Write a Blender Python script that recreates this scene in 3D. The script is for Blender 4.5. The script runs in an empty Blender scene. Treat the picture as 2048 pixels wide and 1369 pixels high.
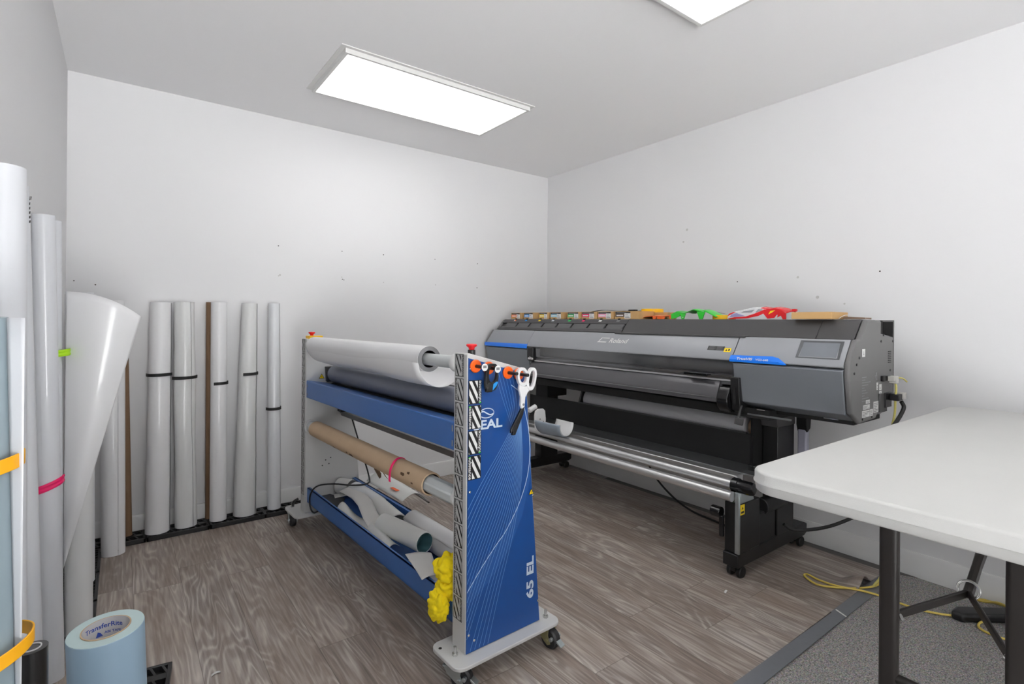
import bpy, bmesh, math, random
from mathutils import Vector, Matrix
random.seed(7)
PI = math.pi
SC = bpy.context.scene
COL = SC.collection

# ------------------------------------------------------------------ materials
def nodes_of(name):
    m = bpy.data.materials.new(name); m.use_nodes = True
    nt = m.node_tree; b = nt.nodes['Principled BSDF']
    return m, nt, b

def srgb(c):
    return tuple((v / 255 / 12.92) if v / 255 <= 0.04045 else ((v / 255 + 0.055) / 1.055) ** 2.4 for v in c)

def mat(name, rgb, rough=0.5, metal=0.0, var=0.06, scale=18.0, bump=0.0, bscale=120.0, coat=0.0, spec=0.5, aniso=None, alpha=1.0):
    """plain coloured stuff: a noise-driven slight variation of one colour, optional fine bump"""
    m, nt, b = nodes_of(name)
    c = srgb(rgb)
    tc = nt.nodes.new('ShaderNodeTexCoord')
    nz = nt.nodes.new('ShaderNodeTexNoise'); nz.inputs['Scale'].default_value = scale; nz.inputs['Detail'].default_value = 3
    nt.links.new(tc.outputs['Object'], nz.inputs['Vector'])
    mx = nt.nodes.new('ShaderNodeMix'); mx.data_type = 'RGBA'
    mx.inputs[6].default_value = (*[v * (1 - var) for v in c], 1); mx.inputs[7].default_value = (*[min(1, v * (1 + var)) for v in c], 1)
    nt.links.new(nz.outputs['Fac'], mx.inputs[0]); nt.links.new(mx.outputs[2], b.inputs['Base Color'])
    b.inputs['Roughness'].default_value = rough; b.inputs['Metallic'].default_value = metal
    b.inputs['Coat Weight'].default_value = coat; b.inputs['Specular IOR Level'].default_value = spec
    if bump:
        n2 = nt.nodes.new('ShaderNodeTexNoise'); n2.inputs['Scale'].default_value = bscale; n2.inputs['Detail'].default_value = 4
        nt.links.new(tc.outputs['Object'], n2.inputs['Vector'])
        bp = nt.nodes.new('ShaderNodeBump'); bp.inputs['Strength'].default_value = bump; bp.inputs['Distance'].default_value = 0.002
        nt.links.new(n2.outputs['Fac'], bp.inputs['Height']); nt.links.new(bp.outputs['Normal'], b.inputs['Normal'])
    return m

def emit(name, rgb, strength):
    m, nt, b = nodes_of(name)
    b.inputs['Base Color'].default_value = (*rgb, 1); b.inputs['Emission Color'].default_value = (*rgb, 1)
    b.inputs['Emission Strength'].default_value = strength
    return m

def MATH(nt, op, a, b=None, c=None):
    n = nt.nodes.new('ShaderNodeMath'); n.operation = op
    for i, v in enumerate((a, b, c)):
        if v is None: continue
        if isinstance(v, (int, float)): n.inputs[i].default_value = v
        else: nt.links.new(v, n.inputs[i])
    return n.outputs[0]

def vinyl_floor():
    m, nt, b = nodes_of('wood_look_vinyl')
    tc = nt.nodes.new('ShaderNodeTexCoord'); sx = nt.nodes.new('ShaderNodeSeparateXYZ')
    nt.links.new(tc.outputs['Object'], sx.inputs[0])
    x = MATH(nt, 'DIVIDE', MATH(nt, 'ADD', sx.outputs[0], 2.737 + 1.85), 0.185)
    col = MATH(nt, 'FLOOR', x); fx = MATH(nt, 'FRACT', x)
    wn = nt.nodes.new('ShaderNodeTexWhiteNoise'); wn.noise_dimensions = '1D'; nt.links.new(col, wn.inputs['W'])
    y = MATH(nt, 'DIVIDE', MATH(nt, 'ADD', sx.outputs[1], MATH(nt, 'MULTIPLY', wn.outputs['Value'], 1.22)), 1.22)
    row = MATH(nt, 'FLOOR', y); fy = MATH(nt, 'FRACT', y)
    pid = MATH(nt, 'ADD', MATH(nt, 'MULTIPLY', col, 13.37), MATH(nt, 'MULTIPLY', row, 5.71))
    wp = nt.nodes.new('ShaderNodeTexWhiteNoise'); wp.noise_dimensions = '1D'; nt.links.new(pid, wp.inputs['W'])
    # grain coordinates : stretched along Y, shifted per plank
    cv = nt.nodes.new('ShaderNodeCombineXYZ')
    nt.links.new(MATH(nt, 'MULTIPLY', sx.outputs[0], 8.5), cv.inputs[0])
    nt.links.new(MATH(nt, 'MULTIPLY', sx.outputs[1], 1.05), cv.inputs[1])
    nt.links.new(MATH(nt, 'MULTIPLY', pid, 3.1), cv.inputs[2])
    nz = nt.nodes.new('ShaderNodeTexNoise'); nz.inputs['Scale'].default_value = 1.0; nz.inputs['Detail'].default_value = 2.2
    nz.inputs['Roughness'].default_value = 0.45; nz.inputs['Distortion'].default_value = 0.35
    nt.links.new(cv.outputs[0], nz.inputs['Vector'])
    ring = MATH(nt, 'SINE', MATH(nt, 'MULTIPLY', nz.outputs['Fac'], 100.0))
    ring = MATH(nt, 'MULTIPLY_ADD', ring, 0.5, 0.5)
    ringp = MATH(nt, 'POWER', ring, 2.6)
    # fine streaks
    cv2 = nt.nodes.new('ShaderNodeCombineXYZ')
    nt.links.new(MATH(nt, 'MULTIPLY', sx.outputs[0], 95.0), cv2.inputs[0]); nt.links.new(MATH(nt, 'MULTIPLY', sx.outputs[1], 5.0), cv2.inputs[1])
    nt.links.new(pid, cv2.inputs[2])
    nf = nt.nodes.new('ShaderNodeTexNoise'); nf.inputs['Scale'].default_value = 1.0; nf.inputs['Detail'].default_value = 4; nt.links.new(cv2.outputs[0], nf.inputs['Vector'])
    # big tone patches
    cv3 = nt.nodes.new('ShaderNodeCombineXYZ')
    nt.links.new(MATH(nt, 'MULTIPLY', sx.outputs[0], 9.0), cv3.inputs[0]); nt.links.new(MATH(nt, 'MULTIPLY', sx.outputs[1], 2.2), cv3.inputs[1]); nt.links.new(pid, cv3.inputs[2])
    nb = nt.nodes.new('ShaderNodeTexNoise'); nb.inputs['Scale'].default_value = 1.0; nb.inputs['Detail'].default_value = 3; nt.links.new(cv3.outputs[0], nb.inputs['Vector'])
    t = MATH(nt, 'ADD', MATH(nt, 'MULTIPLY', nf.outputs['Fac'], 0.62), MATH(nt, 'MULTIPLY', nb.outputs['Fac'], 0.55))
    t = MATH(nt, 'ADD', t, MATH(nt, 'MULTIPLY', MATH(nt, 'SUBTRACT', ringp, 0.35), MATH(nt, 'MULTIPLY', MATH(nt, 'POWER', nb.outputs['Fac'], 2.5), 0.72)))
    t = MATH(nt, 'ADD', t, MATH(nt, 'MULTIPLY_ADD', wp.outputs['Value'], 0.15, -0.12))
    rp = nt.nodes.new('ShaderNodeValToRGB'); cr = rp.color_ramp
    cr.elements[0].position = 0.18; cr.elements[0].color = (*srgb((92, 83, 78)), 1)
    cr.elements[1].position = 0.88; cr.elements[1].color = (*srgb((196, 186, 178)), 1)
    e = cr.elements.new(0.48); e.color = (*srgb((138, 127, 120)), 1)
    nt.links.new(t, rp.inputs[0])
    # cool / warm drift between planks
    hs = nt.nodes.new('ShaderNodeMix'); hs.data_type = 'RGBA'; hs.blend_type = 'MULTIPLY'; hs.inputs[0].default_value = 1.0
    tn = nt.nodes.new('ShaderNodeMix'); tn.data_type = 'RGBA'; tn.inputs[6].default_value = (1.0, 0.93, 0.86, 1); tn.inputs[7].default_value = (0.93, 0.97, 1.0, 1)
    nt.links.new(MATH(nt, 'MULTIPLY_ADD', nb.outputs['Fac'], 1.6, -0.3), tn.inputs[0])
    nt.links.new(rp.outputs[0], hs.inputs[6]); nt.links.new(tn.outputs[2], hs.inputs[7])
    # seams
    sxm = MATH(nt, 'MINIMUM', fx, MATH(nt, 'SUBTRACT', 1.0, fx)); sym = MATH(nt, 'MULTIPLY', MATH(nt, 'MINIMUM', fy, MATH(nt, 'SUBTRACT', 1.0, fy)), 6.6)
    seam = MATH(nt, 'LESS_THAN', MATH(nt, 'MINIMUM', sxm, sym), 0.007)
    fin = nt.nodes.new('ShaderNodeMix'); fin.data_type = 'RGBA'; fin.blend_type = 'MULTIPLY'
    nt.links.new(MATH(nt, 'MULTIPLY', seam, 0.6), fin.inputs[0]); nt.links.new(hs.outputs[2], fin.inputs[6]); fin.inputs[7].default_value = (0.3, 0.28, 0.27, 1)
    nt.links.new(fin.outputs[2], b.inputs['Base Color'])
    b.inputs['Roughness'].default_value = 0.42; b.inputs['Specular IOR Level'].default_value = 0.35
    bp = nt.nodes.new('ShaderNodeBump'); bp.inputs['Strength'].default_value = 0.15; bp.inputs['Distance'].default_value = 0.001
    nt.links.new(t, bp.inputs['Height']); nt.links.new(bp.outputs[0], b.inputs['Normal'])
    return m

def carpet():
    m, nt, b = nodes_of('carpet')
    tc = nt.nodes.new('ShaderNodeTexCoord')
    n1 = nt.nodes.new('ShaderNodeTexNoise'); n1.inputs['Scale'].default_value = 210; n1.inputs['Detail'].default_value = 2
    n2 = nt.nodes.new('ShaderNodeTexVoronoi'); n2.inputs['Scale'].default_value = 170
    nt.links.new(tc.outputs['Object'], n1.inputs['Vector']); nt.links.new(tc.outputs['Object'], n2.inputs['Vector'])
    rp = nt.nodes.new('ShaderNodeValToRGB'); cr = rp.color_ramp
    cr.elements[0].position = .3; cr.elements[0].color = (*srgb((90, 84, 81)), 1); cr.elements[1].position = .72; cr.elements[1].color = (*srgb((176, 165, 157)), 1)
    nt.links.new(n1.outputs['Fac'], rp.inputs[0])
    mx = nt.nodes.new('ShaderNodeMix'); mx.data_type = 'RGBA'; mx.blend_type = 'SOFT_LIGHT'; mx.inputs[0].default_value = .5
    nt.links.new(rp.outputs[0], mx.inputs[6]); nt.links.new(n2.outputs['Color'], mx.inputs[7])
    hs = nt.nodes.new('ShaderNodeHueSaturation'); hs.inputs['Saturation'].default_value = .35
    nt.links.new(mx.outputs[2], hs.inputs['Color']); nt.links.new(hs.outputs[0], b.inputs['Base Color'])
    b.inputs['Roughness'].default_value = .95; b.inputs['Specular IOR Level'].default_value = .1
    bp = nt.nodes.new('ShaderNodeBump'); bp.inputs['Strength'].default_value = .6; bp.inputs['Distance'].default_value = .004
    nt.links.new(n1.outputs['Fac'], bp.inputs['Height']); nt.links.new(bp.outputs[0], b.inputs['Normal'])
    return m

def tinted_clear(name, rgb, fac):
    m, nt, b = nodes_of(name)
    nt.nodes.remove(b); out = nt.nodes['Material Output']
    tr = nt.nodes.new('ShaderNodeBsdfTransparent'); tr.inputs[0].default_value = (*rgb, 1)
    gl = nt.nodes.new('ShaderNodeBsdfGlossy'); gl.inputs['Roughness'].default_value = .08; gl.inputs[0].default_value = (.9, .9, .9, 1)
    ms = nt.nodes.new('ShaderNodeMixShader'); ms.inputs[0].default_value = fac
    nt.links.new(tr.outputs[0], ms.inputs[1]); nt.links.new(gl.outputs[0], ms.inputs[2]); nt.links.new(ms.outputs[0], out.inputs[0])
    return m

M = dict(
    wall=mat('wall_paint', (226, 226, 227), .6, var=.012, scale=3, bump=.08, bscale=260),
    ceil=mat('ceiling_paint', (249, 249, 250), .7, var=.012, scale=3, bump=.08, bscale=260),
    trim=mat('trim_paint', (226, 226, 225), .32, var=.02, scale=6),
    hole=mat('nail_hole_dark', (70, 68, 66), .9), smudge=mat('scuff_grey', (196, 195, 193), .8),
    vinyl=vinyl_floor(), carpet=carpet(),
    under=mat('grey_underlay', (92, 90, 88), .85, var=.15, scale=30),
    tape=mat('duct_tape_grey', (110, 112, 117), .45, var=.06, scale=40, bump=.15, bscale=300),
    tape_edge=mat('tape_torn_edge', (215, 215, 212), .5),
    lfr=mat('light_frame_white', (226, 226, 224), .45, var=.01), lamp=emit('lamp_diffuser', (1, .995, .985), 6.5),
    lgrey=mat('light_grey_steel', (194, 194, 193), .45, var=.02), lgrey2=mat('pale_grey_tube', (186, 190, 190), .42, var=.03),
    blue=mat('blue_steel', (52, 97, 160), .38, var=.04, scale=8), panel=mat('blue_printed_panel', (17, 68, 134), .3, var=.08, scale=3),
    pline=mat('pale_blue_line', (104, 146, 200), .4, var=.02), pline2=mat('white_blue_line', (196, 214, 232), .4, var=.02), pband=mat('mid_blue_band', (32, 80, 146), .35),
    ptext=mat('pale_lettering', (200, 212, 226), .4, var=.02),
    roller=mat('slate_blue_rubber', (128, 131, 142), .5, var=.05), rdark=mat('dark_metal', (48, 48, 50), .4, var=.05),
    zinc=mat('zinc_plate', (176, 184, 186), .28, .85, var=.12, scale=30), zincy=mat('yellow_zinc', (172, 168, 128), .3, .8, var=.12, scale=30),
    wheel=mat('caster_rubber', (42, 42, 44), .45, var=.08), bolt=mat('bolt_steel', (205, 205, 203), .25, .9),
    black=mat('black_plastic', (24, 24, 25), .42, var=.1), blackm=mat('matt_black', (15, 15, 16), .75, var=.1), blackg=mat('gloss_black', (20, 20, 22), .18),
    red=mat('red_plastic', (214, 24, 32), .35), yellow=mat('yellow_plastic', (250, 196, 20), .4), warn=mat('warning_yellow', (250, 214, 10), .45),
    orange=mat('orange_plastic', (238, 96, 16), .4), magenta=mat('magenta_silicone', (226, 20, 98), .5), green=mat('green_silicone', (168, 220, 12), .5),
    slapy=mat('amber_silicone', (238, 170, 16), .5), slapb=mat('black_band', (22, 22, 22), .6),
    film=mat('white_vinyl', (232, 232, 233), .34, var=.015, scale=4, coat=.25), film2=mat('pale_blue_vinyl', (226, 228, 231), .3, var=.02, scale=4, coat=.3),
    film5=mat('cool_grey_vinyl', (214, 216, 220), .3, var=.02, scale=4, coat=.3), film3=mat('warm_white_paper', (221, 222, 219), .45, var=.015, scale=4), film4=mat('translucent_grey_film', (222, 223, 222), .32, var=.02, scale=4, coat=.2),
    liner=mat('grey_white_liner', (208, 208, 205), .5, var=.03, scale=7),
    teal=mat('teal_liner', (92, 134, 142), .4, var=.05), tealc=mat('aqua_film', (138, 154, 161), .3, var=.03),
    ttape=mat('blue_transfer_paper', (152, 178, 198), .42, var=.03, scale=5), ttop=mat('pale_aqua_paper_edge', (188, 208, 208), .6, var=.03, scale=90),
    core=mat('white_core', (214, 212, 212), .55, var=.03), kraft=mat('brown_cardboard', (188, 162, 132), .75, var=.07, scale=14), kraftd=mat('brown_core', (118, 92, 68), .8, var=.1),
    kbox=mat('kraft_box', (190, 152, 100), .7, var=.05, scale=12), stain=mat('brown_tear', (92, 68, 46), .85, var=.2),
    blackv=mat('black_vinyl', (26, 25, 25), .3, coat=.3),
    ycloth=mat('yellow_microfibre', (238, 212, 14), .95, var=.14, scale=60, bump=.5, bscale=220),
    card=mat('black_card', (44, 46, 50), .5, var=.15), paper=mat('paper_white', (214, 213, 210), .55, var=.015), ink=mat('print_black', (14, 14, 14), .5), inkg=mat('print_grey', (120, 120, 122), .6),
    whites=mat('sticker_white', (228, 228, 226), .5, var=.01), greens=mat('sticker_green', (30, 200, 50), .5), printb=mat('print_blue', (52, 78, 168), .5),
    hood=mat('printer_grey', (152, 154, 158), .36, .12, var=.02), hoodf=mat('printer_front_grey', (118, 122, 128), .38, .12, var=.02), side=mat('printer_side_grey', (104, 103, 103), .5, var=.02),
    cover=mat('printer_charcoal', (67, 66, 67), .5, var=.03), cover2=mat('printer_slot_grey', (86, 86, 87), .5, var=.03), apron=mat('apron_charcoal', (78, 77, 80), .28, .2, var=.04),
    pblue=mat('bright_blue_accent', (24, 120, 232), .3), screen=mat('dark_screen', (120, 124, 130), .12), bezel=mat('screen_bezel', (82, 84, 87), .3),
    alu=mat('brushed_aluminium', (218, 218, 218), .36, .85, var=.04, scale=60), alud=mat('dull_aluminium', (142, 144, 146), .34, .85, var=.05, scale=60),
    window=tinted_clear('tinted_clear_cover', (.93, .93, .94), .13), media=mat('printer_media', (176, 176, 180), .5, var=.02),
    white=mat('white_plastic', (226, 226, 226), .35, var=.02), pocket=mat('blue_grey_plastic', (150, 162, 174), .4, var=.02), bottle=mat('cloudy_bottle', (168, 168, 184), .4, var=.03),
    table=mat('table_plastic', (205, 205, 202), .48, var=.02, scale=10, bump=.25, bscale=420), tleg=mat('brown_powder_steel', (42, 38, 36), .42, var=.06),
    ycord=mat('yellow_cord', (206, 182, 84), .45), ycord2=mat('dull_yellow_cable', (196, 186, 104), .5), bcord=mat('black_cord', (22, 22, 23), .5), plug=mat('clear_plug', (190, 188, 182), .3),
    rcgreen=mat('green_painted_shell', (44, 190, 50), .3), rcorange=mat('orange_painted_shell', (240, 104, 32), .3), rcred=mat('red_painted_shell', (216, 30, 38), .25), rcwhite=mat('white_painted_shell', (228, 228, 230), .25), rcgrey=mat('grey_painted_window', (150, 152, 156), .25), rcpurple=mat('purple_grey_paint', (150, 148, 190), .3),
    board=mat('brown_board', (128, 108, 92), .6, var=.15), wire=mat('white_wire', (215, 215, 214), .4),
    cy=mat('ink_cyan', (22, 140, 214), .5), ye=mat('ink_yellow', (246, 214, 24), .5), gr=mat('ink_green', (36, 168, 84), .5), ma=mat('ink_magenta', (222, 30, 96), .5), org=mat('ink_orange', (238, 120, 60), .5), lc=mat('ink_light_cyan', (150, 206, 226), .5), lm=mat('ink_pink', (240, 160, 196), .5), lk=mat('ink_dark', (88, 70, 60), .5), tag=mat('tag_grey', (214, 218, 226), .5),
)

# ------------------------------------------------------------------ mesh building
_text = {}
def text_geo(s, bold=0.0, spacing=1.0, shear=0.0):
    k = (s, bold, spacing, shear)
    if k not in _text:
        cu = bpy.data.curves.new('t', 'FONT'); cu.body = s; cu.size = 1; cu.offset = bold; cu.space_character = spacing; cu.shear = shear
        cu.resolution_u = 3
        o = bpy.data.objects.new('t', cu); COL.objects.link(o)
        dg = bpy.context.evaluated_depsgraph_get(); me = o.evaluated_get(dg).to_mesh()
        vs = [v.co.copy() for v in me.vertices]; fs = [tuple(p.vertices) for p in me.polygons]
        o.evaluated_get(dg).to_mesh_clear(); bpy.data.objects.remove(o); bpy.data.curves.remove(cu)
        x0 = min(v.x for v in vs); x1 = max(v.x for v in vs); y0 = min(v.y for v in vs); y1 = max(v.y for v in vs)
        _text[k] = (vs, fs, x0, x1, y0, y1)
    return _text[k]

class MB:
    def __init__(s): s.v = []; s.f = []; s.m = []
    def add(s, vs, fs, m=0):
        o = len(s.v); s.v += [tuple(v) for v in vs]; s.f += [tuple(i + o for i in f) for f in fs]; s.m += [m] * len(fs); return s
    def box(s, x0, x1, y0, y1, z0, z1, m=0):
        x0, x1 = sorted((x0, x1)); y0, y1 = sorted((y0, y1)); z0, z1 = sorted((z0, z1))
        return s.add([(x0, y0, z0), (x1, y0, z0), (x1, y1, z0), (x0, y1, z0), (x0, y0, z1), (x1, y0, z1), (x1, y1, z1), (x0, y1, z1)],
                     [(3, 2, 1, 0), (4, 5, 6, 7), (0, 1, 5, 4), (1, 2, 6, 5), (2, 3, 7, 6), (3, 0, 4, 7)], m)
    def prism(s, poly, axis, a, b, m=0):
        """poly: 2-D outline; axis 'x': (y,z), 'y': (x,z), 'z': (x,y); extruded from a to b"""
        n = len(poly)
        f3 = {'x': lambda p, t: (t, p[0], p[1]), 'y': lambda p, t: (p[0], t, p[1]), 'z': lambda p, t: (p[0], p[1], t)}[axis]
        vs = [f3(p, a) for p in poly] + [f3(p, b) for p in poly]
        fs = [tuple(range(n))[::-1], tuple(range(n, 2 * n))] + [(i, (i + 1) % n, n + (i + 1) % n, n + i) for i in range(n)]
        return s.add(vs, fs, m)
    def frame(s, p0, p1):
        d = (Vector(p1) - Vector(p0)); L = d.length; d.normalize()
        a = Vector((0, 0, 1)) if abs(d.z) < .9 else Vector((1, 0, 0))
        x = d.cross(a).normalized(); y = d.cross(x).normalized()
        return d, x, y
    def cyl(s, p0, p1, r0, r1=None, n=24, caps=True, m=0, a0=0):
        r1 = r0 if r1 is None else r1
        d, x, y = s.frame(p0, p1); p0 = Vector(p0); p1 = Vector(p1); vs = []
        for p, r in ((p0, r0), (p1, r1)):
            for i in range(n):
                t = a0 + 2 * PI * i / n; vs.append(p + x * (r * math.cos(t)) + y * (r * math.sin(t)))
        fs = [(i, (i + 1) % n, n + (i + 1) % n, n + i) for i in range(n)]
        if caps: fs += [tuple(range(n))[::-1], tuple(range(n, 2 * n))]
        return s.add(vs, fs, m)
    def tube(s, p0, p1, ro, ri, n=32, ro1=None, ri1=None, m=0, mi=None):
        ro1 = ro if ro1 is None else ro1; ri1 = ri if ri1 is None else ri1; mi = m if mi is None else mi
        d, x, y = s.frame(p0, p1); p0 = Vector(p0); p1 = Vector(p1); vs = []
        for p, r in ((p0, ro), (p1, ro1), (p1, ri1), (p0, ri)):
            for i in range(n):
                t = 2 * PI * i / n; vs.append(p + x * (r * math.cos(t)) + y * (r * math.sin(t)))
        for k in range(4):
            fs = [(k * n + i, k * n + (i + 1) % n, ((k + 1) % 4) * n + (i + 1) % n, ((k + 1) % 4) * n + i) for i in range(n)]
            s.add([], [], m); o = len(s.v) if k == 0 else o
            if k == 0: s.v += [tuple(v) for v in vs]
            s.f += [tuple(i + o for i in f) for f in fs]; s.m += [mi if k == 2 else m] * n
        return s
    def sweep(s, pts, r, n=10, m=0, closed=False):
        pts = [Vector(p) for p in pts]; vs = []; up = None; N = len(pts)
        for i, p in enumerate(pts):
            d = (pts[min(i + 1, N - 1)] - pts[max(i - 1, 0)]).normalized()
            if up is None: up = Vector((0, 0, 1)) if abs(d.z) < .9 else Vector((1, 0, 0))
            x = d.cross(up).normalized(); up = x.cross(d).normalized()
            rr = r[i] if isinstance(r, (list, tuple)) else r
            for k in range(n):
                t = 2 * PI * k / n; vs.append(p + x * (rr * math.cos(t)) + up * (rr * math.sin(t)))
        fs = [(i * n + k, i * n + (k + 1) % n, (i + 1) * n + (k + 1) % n, (i + 1) * n + k) for i in range(N - 1) for k in range(n)]
        fs += [tuple(range(n))[::-1], tuple(range((N - 1) * n, N * n))]
        return s.add(vs, fs, m)
    def lathe(s, prof, c, n=32, m=0, axis='z'):
        """prof: (radius, height) list about a line through c"""
        vs = []
        for r, h in prof:
            for i in range(n):
                t = 2 * PI * i / n; a, b_ = r * math.cos(t), r * math.sin(t)
                vs.append({'z': (c[0] + a, c[1] + b_, c[2] + h), 'y': (c[0] + a, c[1] + h, c[2] + b_), 'x': (c[0] + h, c[1] + a, c[2] + b_)}[axis])
        fs = [(k * n + i, k * n + (i + 1) % n, (k + 1) * n + (i + 1) % n, (k + 1) * n + i) for k in range(len(prof) - 1) for i in range(n)]
        fs += [tuple(range(n))[::-1], tuple(range((len(prof) - 1) * n, len(prof) * n))]
        return s.add(vs, fs, m)
    def grid(s, fn, nu, nv, m=0):
        vs = [fn(i / nu, j / nv) for j in range(nv + 1) for i in range(nu + 1)]
        fs = [(j * (nu + 1) + i, j * (nu + 1) + i + 1, (j + 1) * (nu + 1) + i + 1, (j + 1) * (nu + 1) + i) for j in range(nv) for i in range(nu)]
        return s.add(vs, fs, m)
    def strip(s, prof, axis_a, axis_b, fn3, m=0):
        """open profile of 2-D points swept between two parameters; fn3(p, t) -> 3-D"""
        n = len(prof); vs = [fn3(p, axis_a) for p in prof] + [fn3(p, axis_b) for p in prof]
        return s.add(vs, [(i, i + 1, n + i + 1, n + i) for i in range(n - 1)], m)
    def quad(s, o, xd, yd, w, h, m=0):
        o = Vector(o); xd = Vector(xd); yd = Vector(yd)
        return s.add([o, o + xd * w, o + xd * w + yd * h, o + yd * h], [(0, 1, 2, 3)], m)
    def poly2(s, pts, o, xd, yd, m=0):
        o = Vector(o); xd = Vector(xd); yd = Vector(yd)
        return s.add([o + xd * p[0] + yd * p[1] for p in pts], [tuple(range(len(pts)))], m)
    def ribbon(s, pts, w, o, xd, yd, m=0):
        """thin flat line along 2-D points"""
        o = Vector(o); xd = Vector(xd); yd = Vector(yd); vs = []; n = len(pts)
        for i in range(n):
            a = Vector(pts[max(i - 1, 0)]); b = Vector(pts[min(i + 1, n - 1)]); d = (b - a).normalized(); nn = Vector((-d.y, d.x)) * (w / 2)
            for q in (Vector(pts[i]) + nn, Vector(pts[i]) - nn): vs.append(o + xd * q.x + yd * q.y)
        return s.add(vs, [(2 * i, 2 * i + 1, 2 * i + 3, 2 * i + 2) for i in range(n - 1)], m)
    def text(s, body, o, xd, yd, h=None, w=None, m=0, bold=0.0, spacing=1.0, shear=0.0):
        """lettering whose box starts at o, fitted to height h and/or width w"""
        vs, fs, x0, x1, y0, y1 = text_geo(body, bold, spacing, shear)
        sy = (h / (y1 - y0)) if h else (w / (x1 - x0)); sx_ = (w / (x1 - x0)) if w else sy
        o = Vector(o); xd = Vector(xd); yd = Vector(yd)
        return s.add([o + xd * ((v.x - x0) * sx_) + yd * ((v.y - y0) * sy) for v in vs], fs, m)

def obj(name, mb, mats, parent=None, world=False, bevel=0, seg=2, smooth=40, solid=0, sub=0, kind=None):
    """links ONE mesh object; world=True: the coordinates are the room's and are moved into the parent's frame"""
    me = bpy.data.meshes.new(name); me.from_pydata(mb.v, [], mb.f)
    o = bpy.data.objects.new(name, me); COL.objects.link(o)
    if not isinstance(mats, (list, tuple)): mats = [mats]
    for m in mats: me.materials.append(M[m] if isinstance(m, str) else m)
    me.polygons.foreach_set('material_index', mb.m)
    if parent is not None:
        if world:
            root = parent
            while root.parent: root = root.parent
            me.transform(Matrix.LocRotScale(root.location, root.rotation_euler, None).inverted())
        o.parent = parent
    bm = bmesh.new(); bm.from_mesh(me)
    if not solid: bmesh.ops.recalc_face_normals(bm, faces=bm.faces)
    bm.to_mesh(me); bm.free()
    if smooth:
        me.polygons.foreach_set('use_smooth', [True] * len(me.polygons)); me.set_sharp_from_angle(angle=math.radians(smooth))
    if solid:
        md = o.modifiers.new('thickness', 'SOLIDIFY'); md.thickness = solid; md.offset = 0
    if bevel:
        md = o.modifiers.new('bevel', 'BEVEL'); md.width = bevel; md.segments = seg; md.limit_method = 'ANGLE'; md.angle_limit = math.radians(40); md.use_clamp_overlap = True
    if sub:
        md = o.modifiers.new('sub', 'SUBSURF'); md.levels = sub; md.render_levels = sub
    if kind: o['kind'] = kind
    return o

def tag(o, label, cat, group=None):
    o['label'] = label; o['category'] = cat
    if group: o['group'] = group
    return o

def thing(name, label, cat, loc=(0, 0, 0), rz=0, group=None):
    o = bpy.data.objects.new(name, None); COL.objects.link(o); o.empty_display_size = .05
    o.location = loc; o.rotation_euler = (0, 0, rz)
    return tag(o, label, cat, group)

def dup(root, loc, rz=None, label=None):
    r = root.copy(); COL.objects.link(r); r.location = loc
    if rz is not None: r.rotation_euler = (0, 0, rz)
    if label: r['label'] = label
    for ch in list(root.children):
        c = ch.copy(); COL.objects.link(c); c.parent = r
        for g in list(ch.children):
            d = g.copy(); COL.objects.link(d); d.parent = c
    return r

def rrect(x0, x1, y0, y1, r, n=6):
    pts = []
    for cx, cy, a in ((x1 - r, y1 - r, 0), (x0 + r, y1 - r, PI / 2), (x0 + r, y0 + r, PI), (x1 - r, y0 + r, 1.5 * PI)):
        for i in range(n + 1):
            t = a + PI / 2 * i / n; pts.append((cx + r * math.cos(t), cy + r * math.sin(t)))
    return pts

def bez(ps, n=24):
    """smooth Catmull-Rom line through the points (2-D or 3-D)"""
    P = [Vector(p) for p in ps]; P = [P[0] * 2 - P[1]] + P + [P[-1] * 2 - P[-2]]; out = []
    k = max(2, n // (len(ps) - 1))
    for i in range(1, len(P) - 2):
        a, b, c, d = P[i - 1:i + 3]
        for j in range(k):
            t = j / k
            out.append(.5 * ((2 * b) + (c - a) * t + (2 * a - 5 * b + 4 * c - d) * t * t + (3 * b - a - 3 * c + d) * t ** 3))
    out.append(P[-2]); return [tuple(p) for p in out]

# ------------------------------------------------------------------ the room
W, HC, HB, YF = 3.397, 2.577, 0.119, -5.8          # width, ceiling, baseboard, front end left open for fill light
def structure(o, name=None):
    o['kind'] = 'structure'; return o
def dots(mb, pts, fn, m, r=.0045):
    for a, b_ in pts:
        n = 7; k = random.uniform(.7, 1.2) * r
        mb.add([fn(a + k * math.cos(2 * PI * i / n), b_ + k * math.sin(2 * PI * i / n)) for i in range(n)], [tuple(range(n))], m)

structure(obj('floor', MB().box(-W - .1, .1, YF, .1, -.06, 0), 'carpet', smooth=0))
structure(obj('ceiling', MB().box(-W - .1, .1, YF, .1, HC, HC + .06), 'ceil', smooth=0))
w = MB().box(-W - .1, .1, 0, .1, 0, HC)
dots(w, [(-2.331, 1.732), (-1.91, 1.733), (-1.6, 1.734), (-1.17, 1.734), (-.769, 1.728), (-1.905, 1.535), (-1.895, 1.531), (-.772, 1.526), (-3.364, 1.446), (-3.273, 1.429)], lambda a, b_: (a, -.0008, b_), 1)
dots(w, [(-2.329, 1.534), (-1.598, 1.529), (-1.163, 1.532), (-2.32, 1.54), (-1.91, 1.55)], lambda a, b_: (a, -.0008, b_), 2, .006)
structure(obj('wall_back', w, ['wall', 'hole', 'smudge'], smooth=0))
w = MB().box(0, .1, YF, 0, 0, HC)
dots(w, [(-1.869, 1.512), (-2.653, 1.522)], lambda a, b_: (-.0008, a, b_), 1)
dots(w, [(-1.493, 1.896), (-1.465, 1.815), (-2.242, 1.517), (-2.35, 1.397), (-2.488, 1.357)], lambda a, b_: (-.0008, a, b_), 2, .008)
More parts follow.
